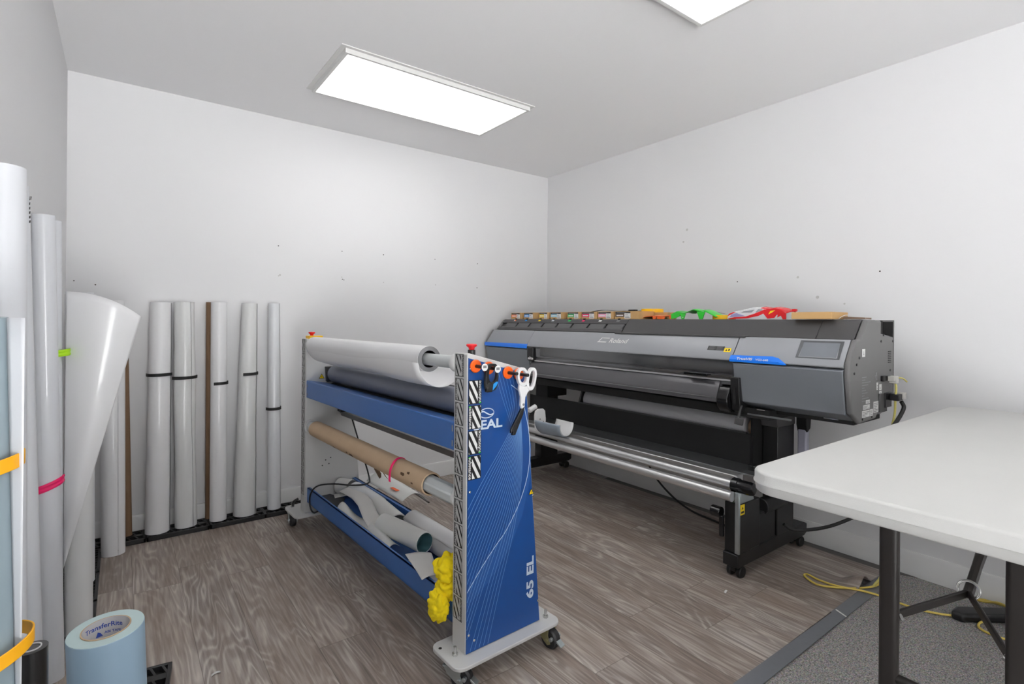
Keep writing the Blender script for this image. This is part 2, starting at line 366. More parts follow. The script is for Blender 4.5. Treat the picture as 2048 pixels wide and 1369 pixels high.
structure(obj('wall_right', w, ['wall', 'hole', 'smudge'], smooth=0))
structure(obj('wall_light_block', MB().box(-2.35, .1, YF - .1, YF, 0, HC), 'wall', smooth=0))  # unseen wall part, added to keep front fill off the right wall
structure(obj('wall_left', MB().box(-W - .1, -W, YF, 0, 0, HC), 'wall', smooth=0))
prof = [(0, 0), (.014, 0), (.014, HB - .012), (.008, HB), (0, HB)]
structure(obj('baseboard_back', MB().prism([(-a, b_) for a, b_ in prof], 'x', -W, 0), 'trim', smooth=30))
structure(obj('baseboard_right', MB().prism([(-a, b_) for a, b_ in prof], 'y', YF, -.014), 'trim', smooth=30))
structure(obj('baseboard_left', MB().prism([(-W + a, b_) for a, b_ in prof], 'y', YF, -.014), 'trim', smooth=30))

# vinyl sheet with a lifted corner, the tape that holds it
def vz(x, y):
    k = max(0, min(1, (-2.60 - y) / .11)); k = k * k * (3 - 2 * k)
    return .003 + .05 * k * math.exp(-((x + .335) / .055) ** 2)
v = MB().grid(lambda a, b_: (-.9 + a * .82, -2.71 + b_ * .21, vz(-.9 + a * .82, -2.71 + b_ * .21)), 60, 16)
v.add([(-W + .016, -2.71, .003), (-.9, -2.71, .003), (-.9, -2.5, .003), (-W + .016, -2.5, .003)], [(0, 1, 2, 3)])
v.add([(-W + .016, -2.5, .003), (-.08, -2.5, .003), (-.08, -.016, .003), (-W + .016, -.016, .003)], [(0, 1, 2, 3)])
structure(obj('floor', v, 'vinyl', solid=.004, smooth=0))
def strip_on_floor(name, pts, z, m, label, cat, torn=None):
    mb = MB().prism(pts, 'z', z, z + .0016)
    if torn: mb.prism(torn, 'z', z + .0016, z + .0022, 1)
    return tag(obj(name, mb, [m, 'tape_edge'], smooth=0), label, cat)
strip_on_floor('duct_tape', [(-2.2, -2.772), (-.695, -2.768), (-.668, -2.717), (-2.2, -2.70)], .0056, 'tape',
               'long strip of grey duct tape along the vinyl edge, nearer the camera', 'tape', [(-.699, -2.768), (-.69, -2.768), (-.664, -2.717), (-.674, -2.717)])
strip_on_floor('duct_tape', [(-.72, -2.766), (-.07, -2.768), (-.05, -2.70), (-.70, -2.705)], .0032, 'tape',
               'short strip of grey duct tape at the vinyl edge running to the right wall', 'tape')
strip_on_floor('adhesive_strip', [(-.10, -2.64), (-.016, -2.83), (-.016, -.8), (-.075, -.8)], .0004, 'under',
               'dull grey adhesive strip on the floor along the right baseboard behind the printer', 'floor strip')

# ceiling lights
def ceiling_light(label):
    t = thing('ceiling_light', label, 'light', (-1.72, -.875, HC), 0, 'flat ceiling lights')
    f = MB()
    def ring(a, b_, c, d, w_, z0, z1):
        o_ = [(a, c), (b_, c), (b_, d), (a, d)]; i_ = [(a + w_, c + w_), (b_ - w_, c + w_), (b_ - w_, d - w_), (a + w_, d - w_)]
        vs = [(*p, z) for z in (z0, z1) for p in o_ + i_]
        fs = []
        for k in range(4):
            l = (k + 1) % 4
            fs += [(k, l, 4 + l, 4 + k), (8 + l, 8 + k, 12 + k, 12 + l), (k, 8 + k, 8 + l, l), (4 + l, 12 + l, 12 + k, 4 + k)]
        f.add(vs, fs)
    a, b_, c, d = -.572, .578, -.283, .278
    ring(-.596, .6, -.303, .305, .05, -.005, 0); ring(a, b_, c, d, .016, -.028, -.004)
    obj('frame', f, 'lfr', t, smooth=0)
    obj('diffuser', MB().box(a + .016, b_ - .016, c + .016, d - .016, -.023, -.012), 'lamp', t, smooth=0)
    return t
cl = ceiling_light('flat rectangular ceiling light panel fully in view above the room')
dup(cl, (-1.70, -2.61, HC), None, 'second ceiling light panel, only its corner showing at the top edge')

# ------------------------------------------------------------------ the blue laminator (local frame: x across, y towards the back wall)
LLOC = Vector((-2.2123, -2.1690, 0)); LRZ = math.radians(2.46)
LM = Matrix.LocRotScale(LLOC, Matrix.Rotation(LRZ, 3, 'Z').to_euler(), None)
LAM = thing('laminator', 'blue and grey roll laminator on casters standing in the middle of the room', 'laminator', LLOC, LRZ)
def lthing(name, label, cat, base, group=None):
    """a separate thing that lies on or hangs from the laminator: parts are built in the laminator's coordinates, then moved to the thing's own base"""
    t = thing(name, label, cat, LM @ Vector(base), LRZ, group); t['_b'] = base; return t
def lobj(name, mb, mats, t, **k):
    root = t
    while root.parent: root = root.parent
    b_ = root['_b']; mb.v = [(v[0] - b_[0], v[1] - b_[1], v[2] - b_[2]) for v in mb.v]
    return obj(name, mb, mats, t, **k)
def clip_rect(poly, x0, x1, y0, y1):
    for ax, lim, sg in ((0, x0, 1), (0, x1, -1), (1, y0, 1), (1, y1, -1)):
        out = []
        for i in range(len(poly)):
            a, b_ = poly[i - 1], poly[i]; ia, ib = (a[ax] - lim) * sg >= 0, (b_[ax] - lim) * sg >= 0
            if ia != ib:
                t = (lim - a[ax]) / (b_[ax] - a[ax]); out.append((a[0] + (b_[0] - a[0]) * t, a[1] + (b_[1] - a[1]) * t))
            if ib: out.append(b_)
        poly = out
        if not poly: return []
    return poly
def sticker(parent, o, xd, yd, w, h, flip, dark):
    """striped sticker with the word set upright along one side; flip turns it round"""
    o = Vector(o); xd = Vector(xd); yd = Vector(yd); nn = xd.cross(yd).normalized()
    if flip: o = o + xd * w + yd * h; xd = -xd; yd = -yd
    mb = MB(); bw = .0022
    if dark: mb.quad(o, xd, yd, w, h, 0)
    else:
        for q in ((0, 0, w, bw), (0, h - bw, w, bw), (0, 0, bw, h), (w - bw, 0, bw, h)): mb.quad(o + xd * q[0] + yd * q[1], xd, yd, q[2], q[3], 0)
    x1 = w * .70
    for i in range(-5, 6):
        c = i * w * .44; ww = w * (.23 if dark else .15)
        p = clip_rect([(c, h), (c + ww, h), (c + ww + h * .52, 0), (c + h * .52, 0)], bw * 1.2, x1, bw * 1.2, h - bw * 1.2)
        if len(p) > 2: mb.poly2(p, o + nn * .0004, xd, yd, 1 if dark else 0)
    mb.text('substance', o + nn * .0004 + xd * (w * .955) + yd * (h * .03), yd, -xd, h=w * .225, w=h * .94, m=1 if dark else 0, bold=.012)
    if dark: mb.quad(o + nn * .0006 + xd * (w * .83) + yd * (h * .02), xd, yd, w * .12, h * .05, 2)
    return obj('sticker', mb, ['ink', 'whites', 'greens'], parent, smooth=0)
PT = 1.135
def side_panel(u0, u1):
    return MB().prism([(0, .105), (0, PT - .004), (.006, PT), (.258, 1.069), (.264, 1.060), (.343, .105)], 'y', u0, u1)
near = obj('side_panel', side_panel(0, .081), 'lgrey', LAM, bevel=.003)
far = obj('side_panel', side_panel(1.675, 1.755), 'lgrey', LAM, bevel=.003)
# printed outer face
O_, XD, ZD = (0, -.0034, 0), (1, 0, 0), (0, 0, 1)
gp = MB().prism([(.003, .108), (.003, 1.118), (.255, 1.052), (.260, 1.04), (.339, .108)], 'y', -.003, -.0002)
edge = bez([(.191, 1.014), (.232, .98), (.262, .898), (.281, .802), (.277, .691), (.239, .586), (.174, .492), (.124, .446), (.059, .381), (.004, .318)], 50)
band = edge[10:] + [(.004, .27), (.10, .33), (.19, .42), (.25, .53), (.286, .66), (.289, .78)]
gp.poly2(band, O_, XD, ZD, 3)
O_ = (0, -.0038, 0)
gp.ribbon(edge, .0026, O_, XD, ZD, 2)
for i in range(20):
    t = i / 19
    s0 = (.208 + .03 * t, .885 + .02 * t)
    if t < .75: e = (.004, .60 - .60 * t)
    else: e = (.004 + .09 * (t - .75) / .25, .112)
    mid = (.075 + .135 * t, .70 - .21 * t); m2 = (.165 + .08 * t, .815 - .12 * t)
    gp.ribbon(bez([s0, m2, mid, ((mid[0] * .45 + e[0] * .55), mid[1] * .47 + e[1] * .53), e], 28), .0017, O_, XD, ZD, 1)
for i in range(7):
    t = i / 6; gp.ribbon(bez([(.108 + .10 * t, 1.085 - .026 * t), (.15 + .075 * t, .97), (.196 + .03 * t, .86 + .02 * t)], 12), .0012, O_, XD, ZD, 1)
gp.text('SEAL', (.0255, -.0042, .867), XD, ZD, h=.0335, w=.125, m=4, bold=.03)
for k, (rx, rz, ww) in enumerate(((.031, .0165, .0034),)):
    gp.ribbon([(.081 + rx * math.cos(a * PI / 20), .923 + rz * math.sin(a * PI / 20)) for a in range(-2, 25)], ww, (0, -.0042, 0), XD, ZD, 4)
    gp.ribbon([(.081 + rx * math.cos(a * PI / 20), .923 + rz * math.sin(a * PI / 20)) for a in range(18, 45)], ww, (0, -.0042, 0), XD, ZD, 4)
    gp.ribbon(bez([(.052, .927), (.066, .930), (.080, .923), (.096, .916), (.11, .919)], 14), .0045, (0, -.0044, 0), XD, ZD, 4)
gp.text('65 EL', (.3065, -.0042, .207), ZD, (-1, 0, 0), h=.036, w=.157, m=4, bold=.035)
graphic = obj('graphic_panel', gp, ['panel', 'pline', 'pline2', 'pband', 'ptext'], near, smooth=0)
for k in range(4):
    sticker(graphic, (.003, -.0046, .960 - k * .0865), (1, 0, 0), (0, 0, 1), .054, .0815, k % 2 == 1, True)
for k in range(11):
    z = 1.052 - k * .0845
    for base, pn in ((.0, near), (1.675, far)):
        sticker(pn, (-.0008, base + .072, z), (0, -1, 0), (0, 0, 1), .051, .078, k not in (0, 5, 10), False)
for x, z in ((.012, .66), (.012, .17), (.33, .185), (.30, .59), (.035, .145), (.012, 1.082)):
    obj('screw', MB().lathe([(.0045, 0), (.0045, -.0016), (.002, -.003)], (x, -.003, z), 10, axis='y'), 'bolt', graphic)
def warning(parent, o, xd, yd, s_):
    mb = MB(); o = Vector(o); n = Vector(xd).cross(Vector(yd)) * .0004
    mb.poly2([(0, 0), (s_, 0), (s_ / 2, s_ * .88)], o, xd, yd, 1)
    mb.poly2([(s_ * .12, s_ * .07), (s_ * .88, s_ * .07), (s_ / 2, s_ * .74)], o + n, xd, yd, 0)
    mb.poly2([(s_ * .46, s_ * .14), (s_ * .60, s_ * .36), (s_ * .50, s_ * .36), (s_ * .56, s_ * .58), (s_ * .42, s_ * .32), (s_ * .51, s_ * .32)], o + n * 2, xd, yd, 1)
    return obj('warning_sticker', mb, ['warn', 'ink'], parent, smooth=0)
warning(graphic, (.278, -.0044, .596), (1, 0, 0), (0, 0, 1), .026)
warning(far, (.075, 1.6742, .893), (1, 0, 0), (0, 0, 1), .034)
for x, z in ((.12, .40), (.14, .375), (.10, .37), (.15, .41)):
    obj('bolt_head', MB().lathe([(.004, 0), (.004, -.001)], (x, 1.675, z), 8, axis='y'), 'rdark', far)
# base plates and casters
for (x0, x1, y0, y1) in ((-.066, .408, -.056, .125), (-.066, .408, 1.63, 1.865)):
    pl_ = MB().prism(rrect(x0, x1, y0, y1, .035), 'z', .093, .1055)
    obj('base_plate', pl_, 'lgrey', LAM, bevel=.002)
def caster(x, y, yaw, brake, fm):
    c, s = math.cos(yaw), math.sin(yaw)
    def R(mb): mb.v = [(x + v[0] * c - v[1] * s, y + v[0] * s + v[1] * c, v[2]) for v in mb.v]; return mb
    f = MB().cyl((0, 0, .093), (0, 0, .084), .03).box(-.033, .033, -.03, .03, .078, .085)
    for sy in (-1, 1):
        yy = sy * .0225
        f.prism([(-.033, .08), (.033, .08), (.030, .055), (.042, .028), (.028, .02), (.012, .03), (-.020, .055)], 'y', yy - .002, yy + .002)
    f.cyl((.026, -.03, .039), (.026, .03, .039), .006, n=12)
    k = obj('caster', R(f), fm, LAM, bevel=.0012)
    wv = MB().lathe([(.012, -.0165), (.033, -.0165), (.0385, -.010), (.0385, .010), (.033, .0165), (.012, .0165)], (.026, 0, .0386), 28, axis='y')
    obj('wheel', R(wv), 'wheel', k)
    if brake:
        b_ = MB().prism([(.03, .055), (.055, .05), (.085, .03), (.083, .025), (.052, .042), (.03, .047)], 'y', -.012, .012).cyl((.045, -.028, .047), (.045, .028, .047), .0075, n=12)
        obj('brake_lever', R(b_), 'zinc', k, bevel=.001)
    bt = MB().cyl((0, 0, .105), (0, 0, .114), .0105, n=6).cyl((0, 0, .114), (0, 0, .135), .0055, n=12)
    obj('bolt', R(bt), 'bolt', k)
caster(-.026, .022, math.radians(-58), True, 'zinc'); caster(.372, -.002, math.radians(-82), True, 'zincy')
caster(-.026, 1.825, math.radians(-100), False, 'zinc'); caster(.372, 1.78, math.radians(60), False, 'zinc')
ph = MB().cyl((-.046, .085, .1052), (-.046, .085, .1062), .006, n=14)
obj('plate_hole', ph, 'blackm', LAM)
# cross members
cb = MB().prism([(.003, .787), (.003, .885), (.006, .888), (.118, .868), (.118, .787)], 'y', .081, 1.675)
beam = obj('front_beam', cb, 'blue', LAM, bevel=.002)
for q in ((.092, .097, .853, .874), (.092, .097, .80, .821), (1.655, 1.66, .85, .866), (1.655, 1.66, .80, .816)):
    obj('fixing_slot', MB().box(.001, .0034, *q), 'inkg', beam, smooth=0)
obj('roller_bed', MB().box(.119, .30, .082, 1.674, .775, .80).box(.27, .30, .082, 1.674, .80, .95), 'blackm', LAM)
obj('lower_roller', MB().cyl((.165, .085, .835), (.165, 1.67, .835), .03), 'rdark', LAM)
obj('upper_roller', MB().cyl((.168, .12, .921), (.168, 1.645, .921), .052, n=40), 'roller', LAM)
for ya, yb in ((1.645, 1.674), (.082, .115)): obj('roller_bracket', MB().prism([(.115, .875), (.108, .965), (.215, .965), (.215, .875)], 'y', ya, yb), 'rdark', LAM, bevel=.003)
obj('under_rail', MB().box(.205, .226, .081, 1.675, .674, .690).box(.212, .232, .081, 1.675, .660, .674), 'alud', LAM)
obj('rail_bracket', MB().box(.19, .24, 1.62, 1.674, .688, .705), 'rdark', LAM)
sh = obj('supply_shaft', MB().cyl((.026, .081, 1.095), (.026, 1.675, 1.095), .0235), 'lgrey2', LAM)
obj('shaft_collar', MB().lathe([(.030, 0), (.034, .006), (.034, .024), (.026, .032)], (.026, .081, 1.095), axis='y'), 'lgrey', sh)
obj('shaft_collar', MB().tube((.026, 1.655, 1.095), (.026, 1.675, 1.095), .032, .024), 'lgrey', sh)
ts = MB(); ts.cyl((.032, .10, .612), (.032, 1.66, .612), .0345, n=8, a0=PI / 8)
tk = obj('takeup_shaft', ts, 'lgrey2', LAM, bevel=.004, smooth=20)
obj('shaft_collar', MB().tube((.032, 1.655, .612), (.032, 1.675, .612), .043, .034), 'lgrey', tk)
obj('shaft_collar', MB().lathe([(.036, 0), (.036, .012), (.026, .022)], (.032, .081, .612), axis='y'), 'lgrey', tk)
obj('tray', MB().box(.012, .022, .081, 1.675, .168, .2535).box(.012, .31, .081, 1.675, .168, .176).box(.300, .31, .081, 1.675, .168, .262).box(.012, .03, .081, 1.675, .2495, .2535).box(.288, .31, .081, 1.675, .258, .262), 'blue', LAM, bevel=.001)
for u, zb, two in ((.04, 1.127, False), (1.715, 1.140, True)):
    s_ = obj('emergency_stop', MB().box(.020, .10, u - .034, u + .034, zb - .024, zb + .010) if two else MB().cyl((.045, u, zb - .012), (.045, u, zb + .017), .0135), 'yellow' if two else 'black', LAM, bevel=.002)
    z = zb + (.011 if two else .016)
    obj('mushroom_button', MB().lathe([(.009, 0), (.011, .008), (.0185, .014), (.0195, .018), (.017, .021), (.004, .022)], (.045, u, z)), 'red', s_)

# things on the laminator
t = lthing('film_roll', 'white vinyl roll on the laminator top shaft, its end hanging loose', 'film roll', (.03, .95, .985))
loop = bez([(.020, 1.1455), (-.004, 1.136), (-.020, 1.112), (-.022, 1.083), (-.012, 1.045), (.012, 1.01), (.05, .988), (.095, .983), (.135, .996), (.165, 1.022), (.178, 1.05)], 44)
def lay(i, j, u0=.30, u1=1.60):
    p = loop[round(i * (len(loop) - 1))]; u = u0 + (u1 - u0) * j; sg = 0.006 * math.sin(3.1 * j * PI) * i - .02 * j * i
    return (p[0] - sg * .4, u, p[1] - sg)
lobj('loose_film', MB().grid(lay, len(loop) - 1, 24), 'film', t, solid=.0012, smooth=70)
lobj('film_body', MB().tube((.026, .300, 1.096), (.026, 1.60, 1.096), .0505, .037, n=48), 'film', t)
lobj('core', MB().tube((.026, .2975, 1.096), (.026, 1.603, 1.096), .0495, .0335, n=48, m=0, mi=1), ['inkg', 'rdark'], t)
t = lthing('cardboard_tube', 'empty brown cardboard tube on the laminator lower shaft', 'tube', (.032, .9, .57))
lobj('tube_wall', MB().tube((.032, .285, .6125), (.032, 1.585, .6125), .0445, .0385, n=40, mi=1), ['kraft', 'kraftd'], t)
for a, u, l, ww in ((3.7, .98, .06, .010), (3.95, 1.22, .05, .008), (2.9, .44, .05, .007), (2.6, .40, .03, .006), (3.3, .36, .025, .005), (3.6, 1.03, .03, .006)):
    n = 6; pp = []
    for i in range(2 * n):
        th = 2 * PI * i / (2 * n); du = l / 2 * math.cos(th) * random.uniform(.6, 1); da = ww / .0445 * math.sin(th) * random.uniform(.6, 1.1)
        pp.append((.032 + .0449 * math.cos(a + da), u + du, .6125 + .0449 * math.sin(a + da)))
    lobj('torn_patch', MB().add(pp, [tuple(range(2 * n))]), 'stain', t, smooth=0)
def slap(name, label, c, axis, r, a0, a1, h, th, m, lump=0, tilt=0.0, group=None):
    """snap band bent round a roll: arc of radius r about the axis through c"""
    t = thing(name, label, 'band', c, 0, group)
    d = Vector(axis).normalized(); x = d.cross(Vector((0, 0, 1)) if abs(d.z) < .8 else Vector((0, -1, 0))).normalized(); y = d.cross(x).normalized()
    n = 36; mb = MB(); prof = [(-h / 2, 0), (-h / 2, th), (h / 2, th), (h / 2, 0)] if not lump else [(-h / 2, 0), (-h / 2, th), (-h * .22, th * 1.6), (-h * .1, th * .8), (h * .1, th * .8), (h * .22, th * 1.6), (h / 2, th), (h / 2, 0)]
    vs = []; k = len(prof)
    for i in range(n + 1):
        a = a0 + (a1 - a0) * i / n
        flare = .006 * max(0, abs(2 * i / n - 1) - .8) * 5
        for q in prof: vs.append(x * ((r + q[1] + flare) * math.cos(a)) + y * ((r + q[1] + flare) * math.sin(a)) + d * (q[0] + tilt * r * math.cos(a)))
    fs = [(i * k + j, i * k + (j + 1) % k, (i + 1) * k + (j + 1) % k, (i + 1) * k + j) for i in range(n) for j in range(k)] + [tuple(range(k)), tuple(range(n * k, n * k + k))]
    return t, obj('strap', mb.add(vs, fs), m, t, bevel=.0006)
slap('snap_band', 'bright pink ribbed snap band round the brown cardboard tube', LM @ Vector((.026, .545, .606)), Vector((-.043, .999, 0)), .0535, math.radians(150), math.radians(395), .016, .002, 'magenta', 1, .5)
def hook(v, z, label, tagcol):
    t = lthing('magnetic_hook', label, 'hook', (v, -.004, z), 'orange magnetic hooks on the laminator side')
    lobj('magnet', MB().lathe([(.0215, -.0045), (.0225, -.007), (.0225, -.0105), (.020, -.013), (.003, -.013)], (v, 0, z), 28, axis='y'), 'orange', t)
    lobj('peg', MB().cyl((v, -.012, z), (v, -.060, z), .0062, n=14), 'black', t)
    if tagcol: lobj('price_dot', MB().lathe([(.0125, -.0605), (.0125, -.062)], (v, 0, z), 20, axis='y').box(v - .007, v + .007, -.0623, -.0621, z - .003, z + .006, 1), ['whites', 'inkg'], t)
hook(.0285, 1.090, 'orange magnetic hook with a white dot, nearest the laminator red button', True)
hook(.084, 1.081, 'orange magnetic hook that carries the black safety cutter', True)
hook(.171, 1.060, 'bare orange magnetic hook between the cutter and the scissors', False)
hook(.222, 1.052, 'orange magnetic hook behind the white scissors handles', False)
# safety cutter
t = lthing('safety_cutter', 'black and blue safety film cutter hanging on an orange hook', 'cutter', (.083, -.03, 1.0))
def ringpoly(outer, inner): return outer, inner
def loop_body(name, outer, inner, y0, y1, m, t, parent=None):
    """flat body with an opening: both outlines have the same number of points"""
    n = len(outer); mb = MB(); vs = []
    for y in (y0, y1):
        vs += [(p[0], y, p[1]) for p in outer] + [(p[0], y, p[1]) for p in inner]
    fs = []
    for i in range(n):
        j = (i + 1) % n
        fs += [(i, j, n + j, n + i), (2 * n + j, 2 * n + i, 3 * n + i, 3 * n + j), (i, 2 * n + i, 2 * n + j, j), (n + j, 3 * n + j, 3 * n + i, n + i)]
    mb.add(vs, fs); return lobj(name, mb, m, parent or t, bevel=.0018)
def oval(cx, cz, rx, rz, n=28, rot=0.0, p=2.0):
    out = []
    for i in range(n):
        a = 2 * PI * i / n; c, s = math.cos(a), math.sin(a)
        x = rx * math.copysign(abs(c) ** (2 / p), c); z = rz * math.copysign(abs(s) ** (2 / p), s)
        out.append((cx + x * math.cos(rot) - z * math.sin(rot), cz + x * math.sin(rot) + z * math.cos(rot)))
    return out
ou = oval(.080, 1.051, .0275, .0475, 28, math.radians(-4), 3.2); inn = oval(.083, 1.0615, .0165, .0275, 28, math.radians(-4), 2.4)
loop_body('body', ou, inn, -.036, -.024, 'black', t)
lobj('blade_head', MB().prism([(.057, 1.0), (.057, 1.03), (.073, 1.037), (.080, 1.022), (.080, 1.0)], 'y', -.0385, -.0215), 'blackg', t, bevel=.003)
lobj('blue_tip', MB().prism([(.081, 1.004), (.098, 1.019), (.106, 1.034), (.098, 1.036), (.084, 1.028)], 'y', -.0372, -.0228), 'cy', t, bevel=.002)
# scissors
t = lthing('scissors', 'white handled scissors in a dark sheath hanging on an orange hook', 'scissors', (.19, -.045, .90))
g1o = oval(.207, 1.046, .0245, .034, 28, math.radians(14), 2.4); g1i = oval(.207, 1.047, .0155, .0225, 28, math.radians(14), 2.2)
g2o = oval(.249, 1.036, .021, .042, 28, math.radians(-12), 2.5); g2i = oval(.249, 1.037, .0125, .0305, 28, math.radians(-12), 2.3)
h1 = loop_body('handle', g1o, g1i, -.052, -.038, 'white', t); h2 = loop_body('handle', g2o, g2i, -.052, -.038, 'white', t)
lobj('shank', MB().prism([(.193, 1.022), (.216, 1.012), (.228, 1.012), (.243, .997), (.228, .985), (.2195, .972), (.2165, .938), (.203, .931), (.198, .945), (.199, .975), (.190, 1.005)], 'y', -.051, -.039), 'white', t, bevel=.003)
lobj('pivot_screw', MB().lathe([(.0045, -.0515), (.0045, -.053), (.002, -.0535)], (.209, 0, .947), 14, axis='y'), 'inkg', t)
lobj('sheath', MB().prism([(.203, .934), (.2165, .94), (.2105, .912), (.174, .842), (.161, .842), (.163, .857), (.154, .850), (.157, .866)], 'y', -.0505, -.0395), 'blackg', t, bevel=.002)

# scraps in the laminator tray
def lroll(name, label, cat, a, b_, r, mats, ri=None, group=None, extra=None):
    t = lthing(name, label, cat, ((a[0] + b_[0]) / 2, (a[1] + b_[1]) / 2, min(a[2], b_[2]) - r), group)
    lobj('rolled_sheet', MB().tube(a, b_, r, ri or r * .88, n=40, m=0, mi=1 if len(mats) > 1 else 0), mats, t)
    return t
def lsheet(name, label, cat, fn, nu, nv, m, base, th=.0012, group=None):
    t = lthing(name, label, cat, base, group); lobj('sheet', MB().grid(fn, nu, nv), m, t, solid=th, smooth=60); return t
t = lroll('vinyl_offcut', 'pale blue-white rolled vinyl offcut in the middle of the laminator tray', 'offcut', (.248, 1.53, .228), (.243, 1.20, .228), .050, ['film2', 'teal'])
t = lroll('vinyl_offcut', 'scuffed white rolled offcut behind the curled paper strip in the tray', 'offcut', (.226, 1.188, .232), (.196, .885, .232), .0545, ['film3', 'liner'])
t = lroll('vinyl_offcut', 'white rolled offcut with a teal inside, its open end facing the grey post', 'offcut', (.118, .88, .262), (.160, .555, .262), .046, ['film3', 'teal'], .0425)
lobj('teal_lining', MB().cyl((.1495, .635, .262), (.1497, .633, .262), .042, n=36), 'teal', t)
t = lroll('vinyl_offcut', 'large white rolled offcut at the back of the tray beside the yellow cloth', 'offcut', (.252, .87, .2225), (.250, .12, .2225), .0455, ['film', 'liner'])
lobj('loose_edge', MB().grid(lambda i, j: (.212 + .075 * i, .86 - .73 * j, .272 + .028 * math.sin(2.2 * i) - .004), 8, 4), 'film', t, solid=.001, smooth=60)
t = lthing('paper_scrap', 'curled white paper strip looped into a ring at the far end of the tray', 'paper', (.22, 1.6, .18))
lobj('ring', MB().tube((.205, 1.665, .232), (.243, 1.575, .234), .0465, .0435, n=36), 'paper', t)
lobj('tail', MB().grid(lambda i, j: (.165 + .085 * j - .03 * i, 1.66 - .10 * i, .187 + .01 * i), 6, 3), 'paper', t, solid=.0012)
def ribbon_scrap(i, j):
    c = [(.19, 1.52, .245), (.175, 1.30, .268), (.135, 1.12, .285), (.108, .99, .262), (.10, .90, .235)]
    k = i * (len(c) - 1); a = min(int(k), len(c) - 2); f_ = k - a; p = [c[a][q] * (1 - f_) + c[a + 1][q] * f_ for q in range(3)]
    return (p[0] - .045 + .09 * j, p[1] + .03 * j, p[2] + .008 * math.sin(PI * j))
lsheet('paper_scrap', 'long white paper strip lying along the front rail of the tray', 'paper', ribbon_scrap, 24, 6, 'paper', (.14, 1.2, .235))
lsheet('paper_scrap', 'white paper flap with a corner folded out over the blue front rail', 'paper',
       lambda i, j: ((.038 + .094 * j) * (1 - i) + (-.012 + .069 * j) * i, (.505 - .056 * j) * (1 - i) + (.275 - .002 * j) * i, .2625 + .006 * math.sin(PI * j) - .012 * max(0, i - .7)), 12, 8, 'paper', (.07, .4, .2535))
lsheet('paper_scrap', 'wide crumpled white sheet filling the front of the tray beside the rolls', 'paper',
       lambda i, j: (.034 + .088 * j, 1.28 - .62 * i + .05 * j, .205 + .040 * math.sin(PI * (.15 + .8 * j)) + .012 * math.sin(9 * i + 3 * j)), 30, 10, 'film3', (.1, 1.0, .19))
lsheet('paper_scrap', 'white sheet folded flat under the yellow cloth end of the tray', 'paper',
       lambda i, j: (.04 + .15 * j, .58 - .40 * i - .04 * j, .188 + .016 * math.sin(PI * j) + .006 * math.sin(7 * i)), 20, 8, 'paper', (.1, .4, .18))
for k, (x, u, rz, lab) in enumerate(((.115, 1.60, .3, 'black card packet at the far end of the tray under the paper ring'), (.098, 1.47, -.35, 'black card packet with faint print near the tray front rail'))):
    c, s = math.cos(rz), math.sin(rz)
    t = lthing('card_packet', lab, 'packet', (x, u, .1765 + .014 * k)); b_ = MB().prism([(x + (a * c - d * s), u + (a * s + d * c)) for a, d in ((-.055, -.075), (.055, -.075), (.055, .075), (-.055, .075))], 'z', .1765 + .014 * k, .1895 + .014 * k)
    lobj('packet', b_, 'card', t, bevel=.001)
t = lthing('kraft_scrap', 'torn brown cardboard strip lying in the tray below the paper', 'cardboard', (.06, 1.15, .1765))
lobj('strip', MB().prism([(.032, 1.38), (.075, 1.36), (.085, 1.05), (.058, .86), (.034, .9)], 'z', .1768, .180), 'kraftd', t)
t = lthing('yellow_cloth', 'crumpled yellow cleaning cloth at the near end of the tray', 'cloth', (.05, .14, .20))
from mathutils import noise as _nz
bm = MB()
def lump(cx, cy, cz, rx, ry, rz, ph):
    n, m_ = 56, 40; vs = []
    for j in range(m_ + 1):
        th = PI * j / m_
        for i in range(n):
            a = 2 * PI * i / n; d = Vector((math.sin(th) * math.cos(a), math.sin(th) * math.sin(a), math.cos(th)))
            k = 1 + .30 * (abs(_nz.noise(d * 1.5 + Vector((ph, 0, 0)))) * 2 - .5) + .13 * (.5 - abs(_nz.noise(d * 2.6 + Vector((0, ph, 2)))) * 2) + .02 * _nz.noise(d * 8 + Vector((ph, ph, 0)))
            vs.append((cx + rx * k * d.x, cy + ry * k * d.y, cz + rz * k * d.z))
    bm.add(vs, [(j * n + i, j * n + (i + 1) % n, (j + 1) * n + (i + 1) % n, (j + 1) * n + i) for j in range(m_) for i in range(n)])
lump(.034, .150, .335, .056, .056, .052, .3); lump(.028, .142, .275, .048, .052, .046, 1.9); lump(-.022, .140, .222, .034, .050, .050, 4.1); lump(.06, .15, .27, .05, .05, .085, 2.6)
lobj('cloth', bm, 'ycloth', t, smooth=80)
t = lthing('hanging_sheet', 'white vinyl offcut draped over the back rail with a black curled edge', 'offcut', (.31, 1.2, .26))
lobj('sheet', MB().grid(lambda i, j: (.312 + .16 * i, 1.52 - .46 * j, .275 + .055 * math.sin(2.6 * i) - .035 * i * i - .03 * j * i), 14, 10), 'film3', t, solid=.0012, smooth=60)
lobj('black_edge', MB().sweep([(.312 + .16 * 1.0 + .004, 1.52 - .46 * j / 8, .275 + .055 * math.sin(2.6) - .035 - .03 * j / 8 - .003) for j in range(9)], .004, n=8), 'black', t)
lobj('orange_mark', MB().quad((.33, 1.245, .3005), (.45, -.1, .0), (0, -1, 0), .05, .075), 'orange', t, smooth=0)
t = lthing('kraft_scrap', 'torn brown kraft scraps hanging under the cardboard tube', 'cardboard', (.30, 1.33, .33))
lobj('scrap', MB().poly2([(0, .05), (.035, .035), (.075, .012), (.072, -.012), (.055, -.022), (.02, .005), (0, .02)], (.305, 1.395, .355), (.1, -1, 0), (0, .1, 1)), 'kraftd', t, solid=.002)
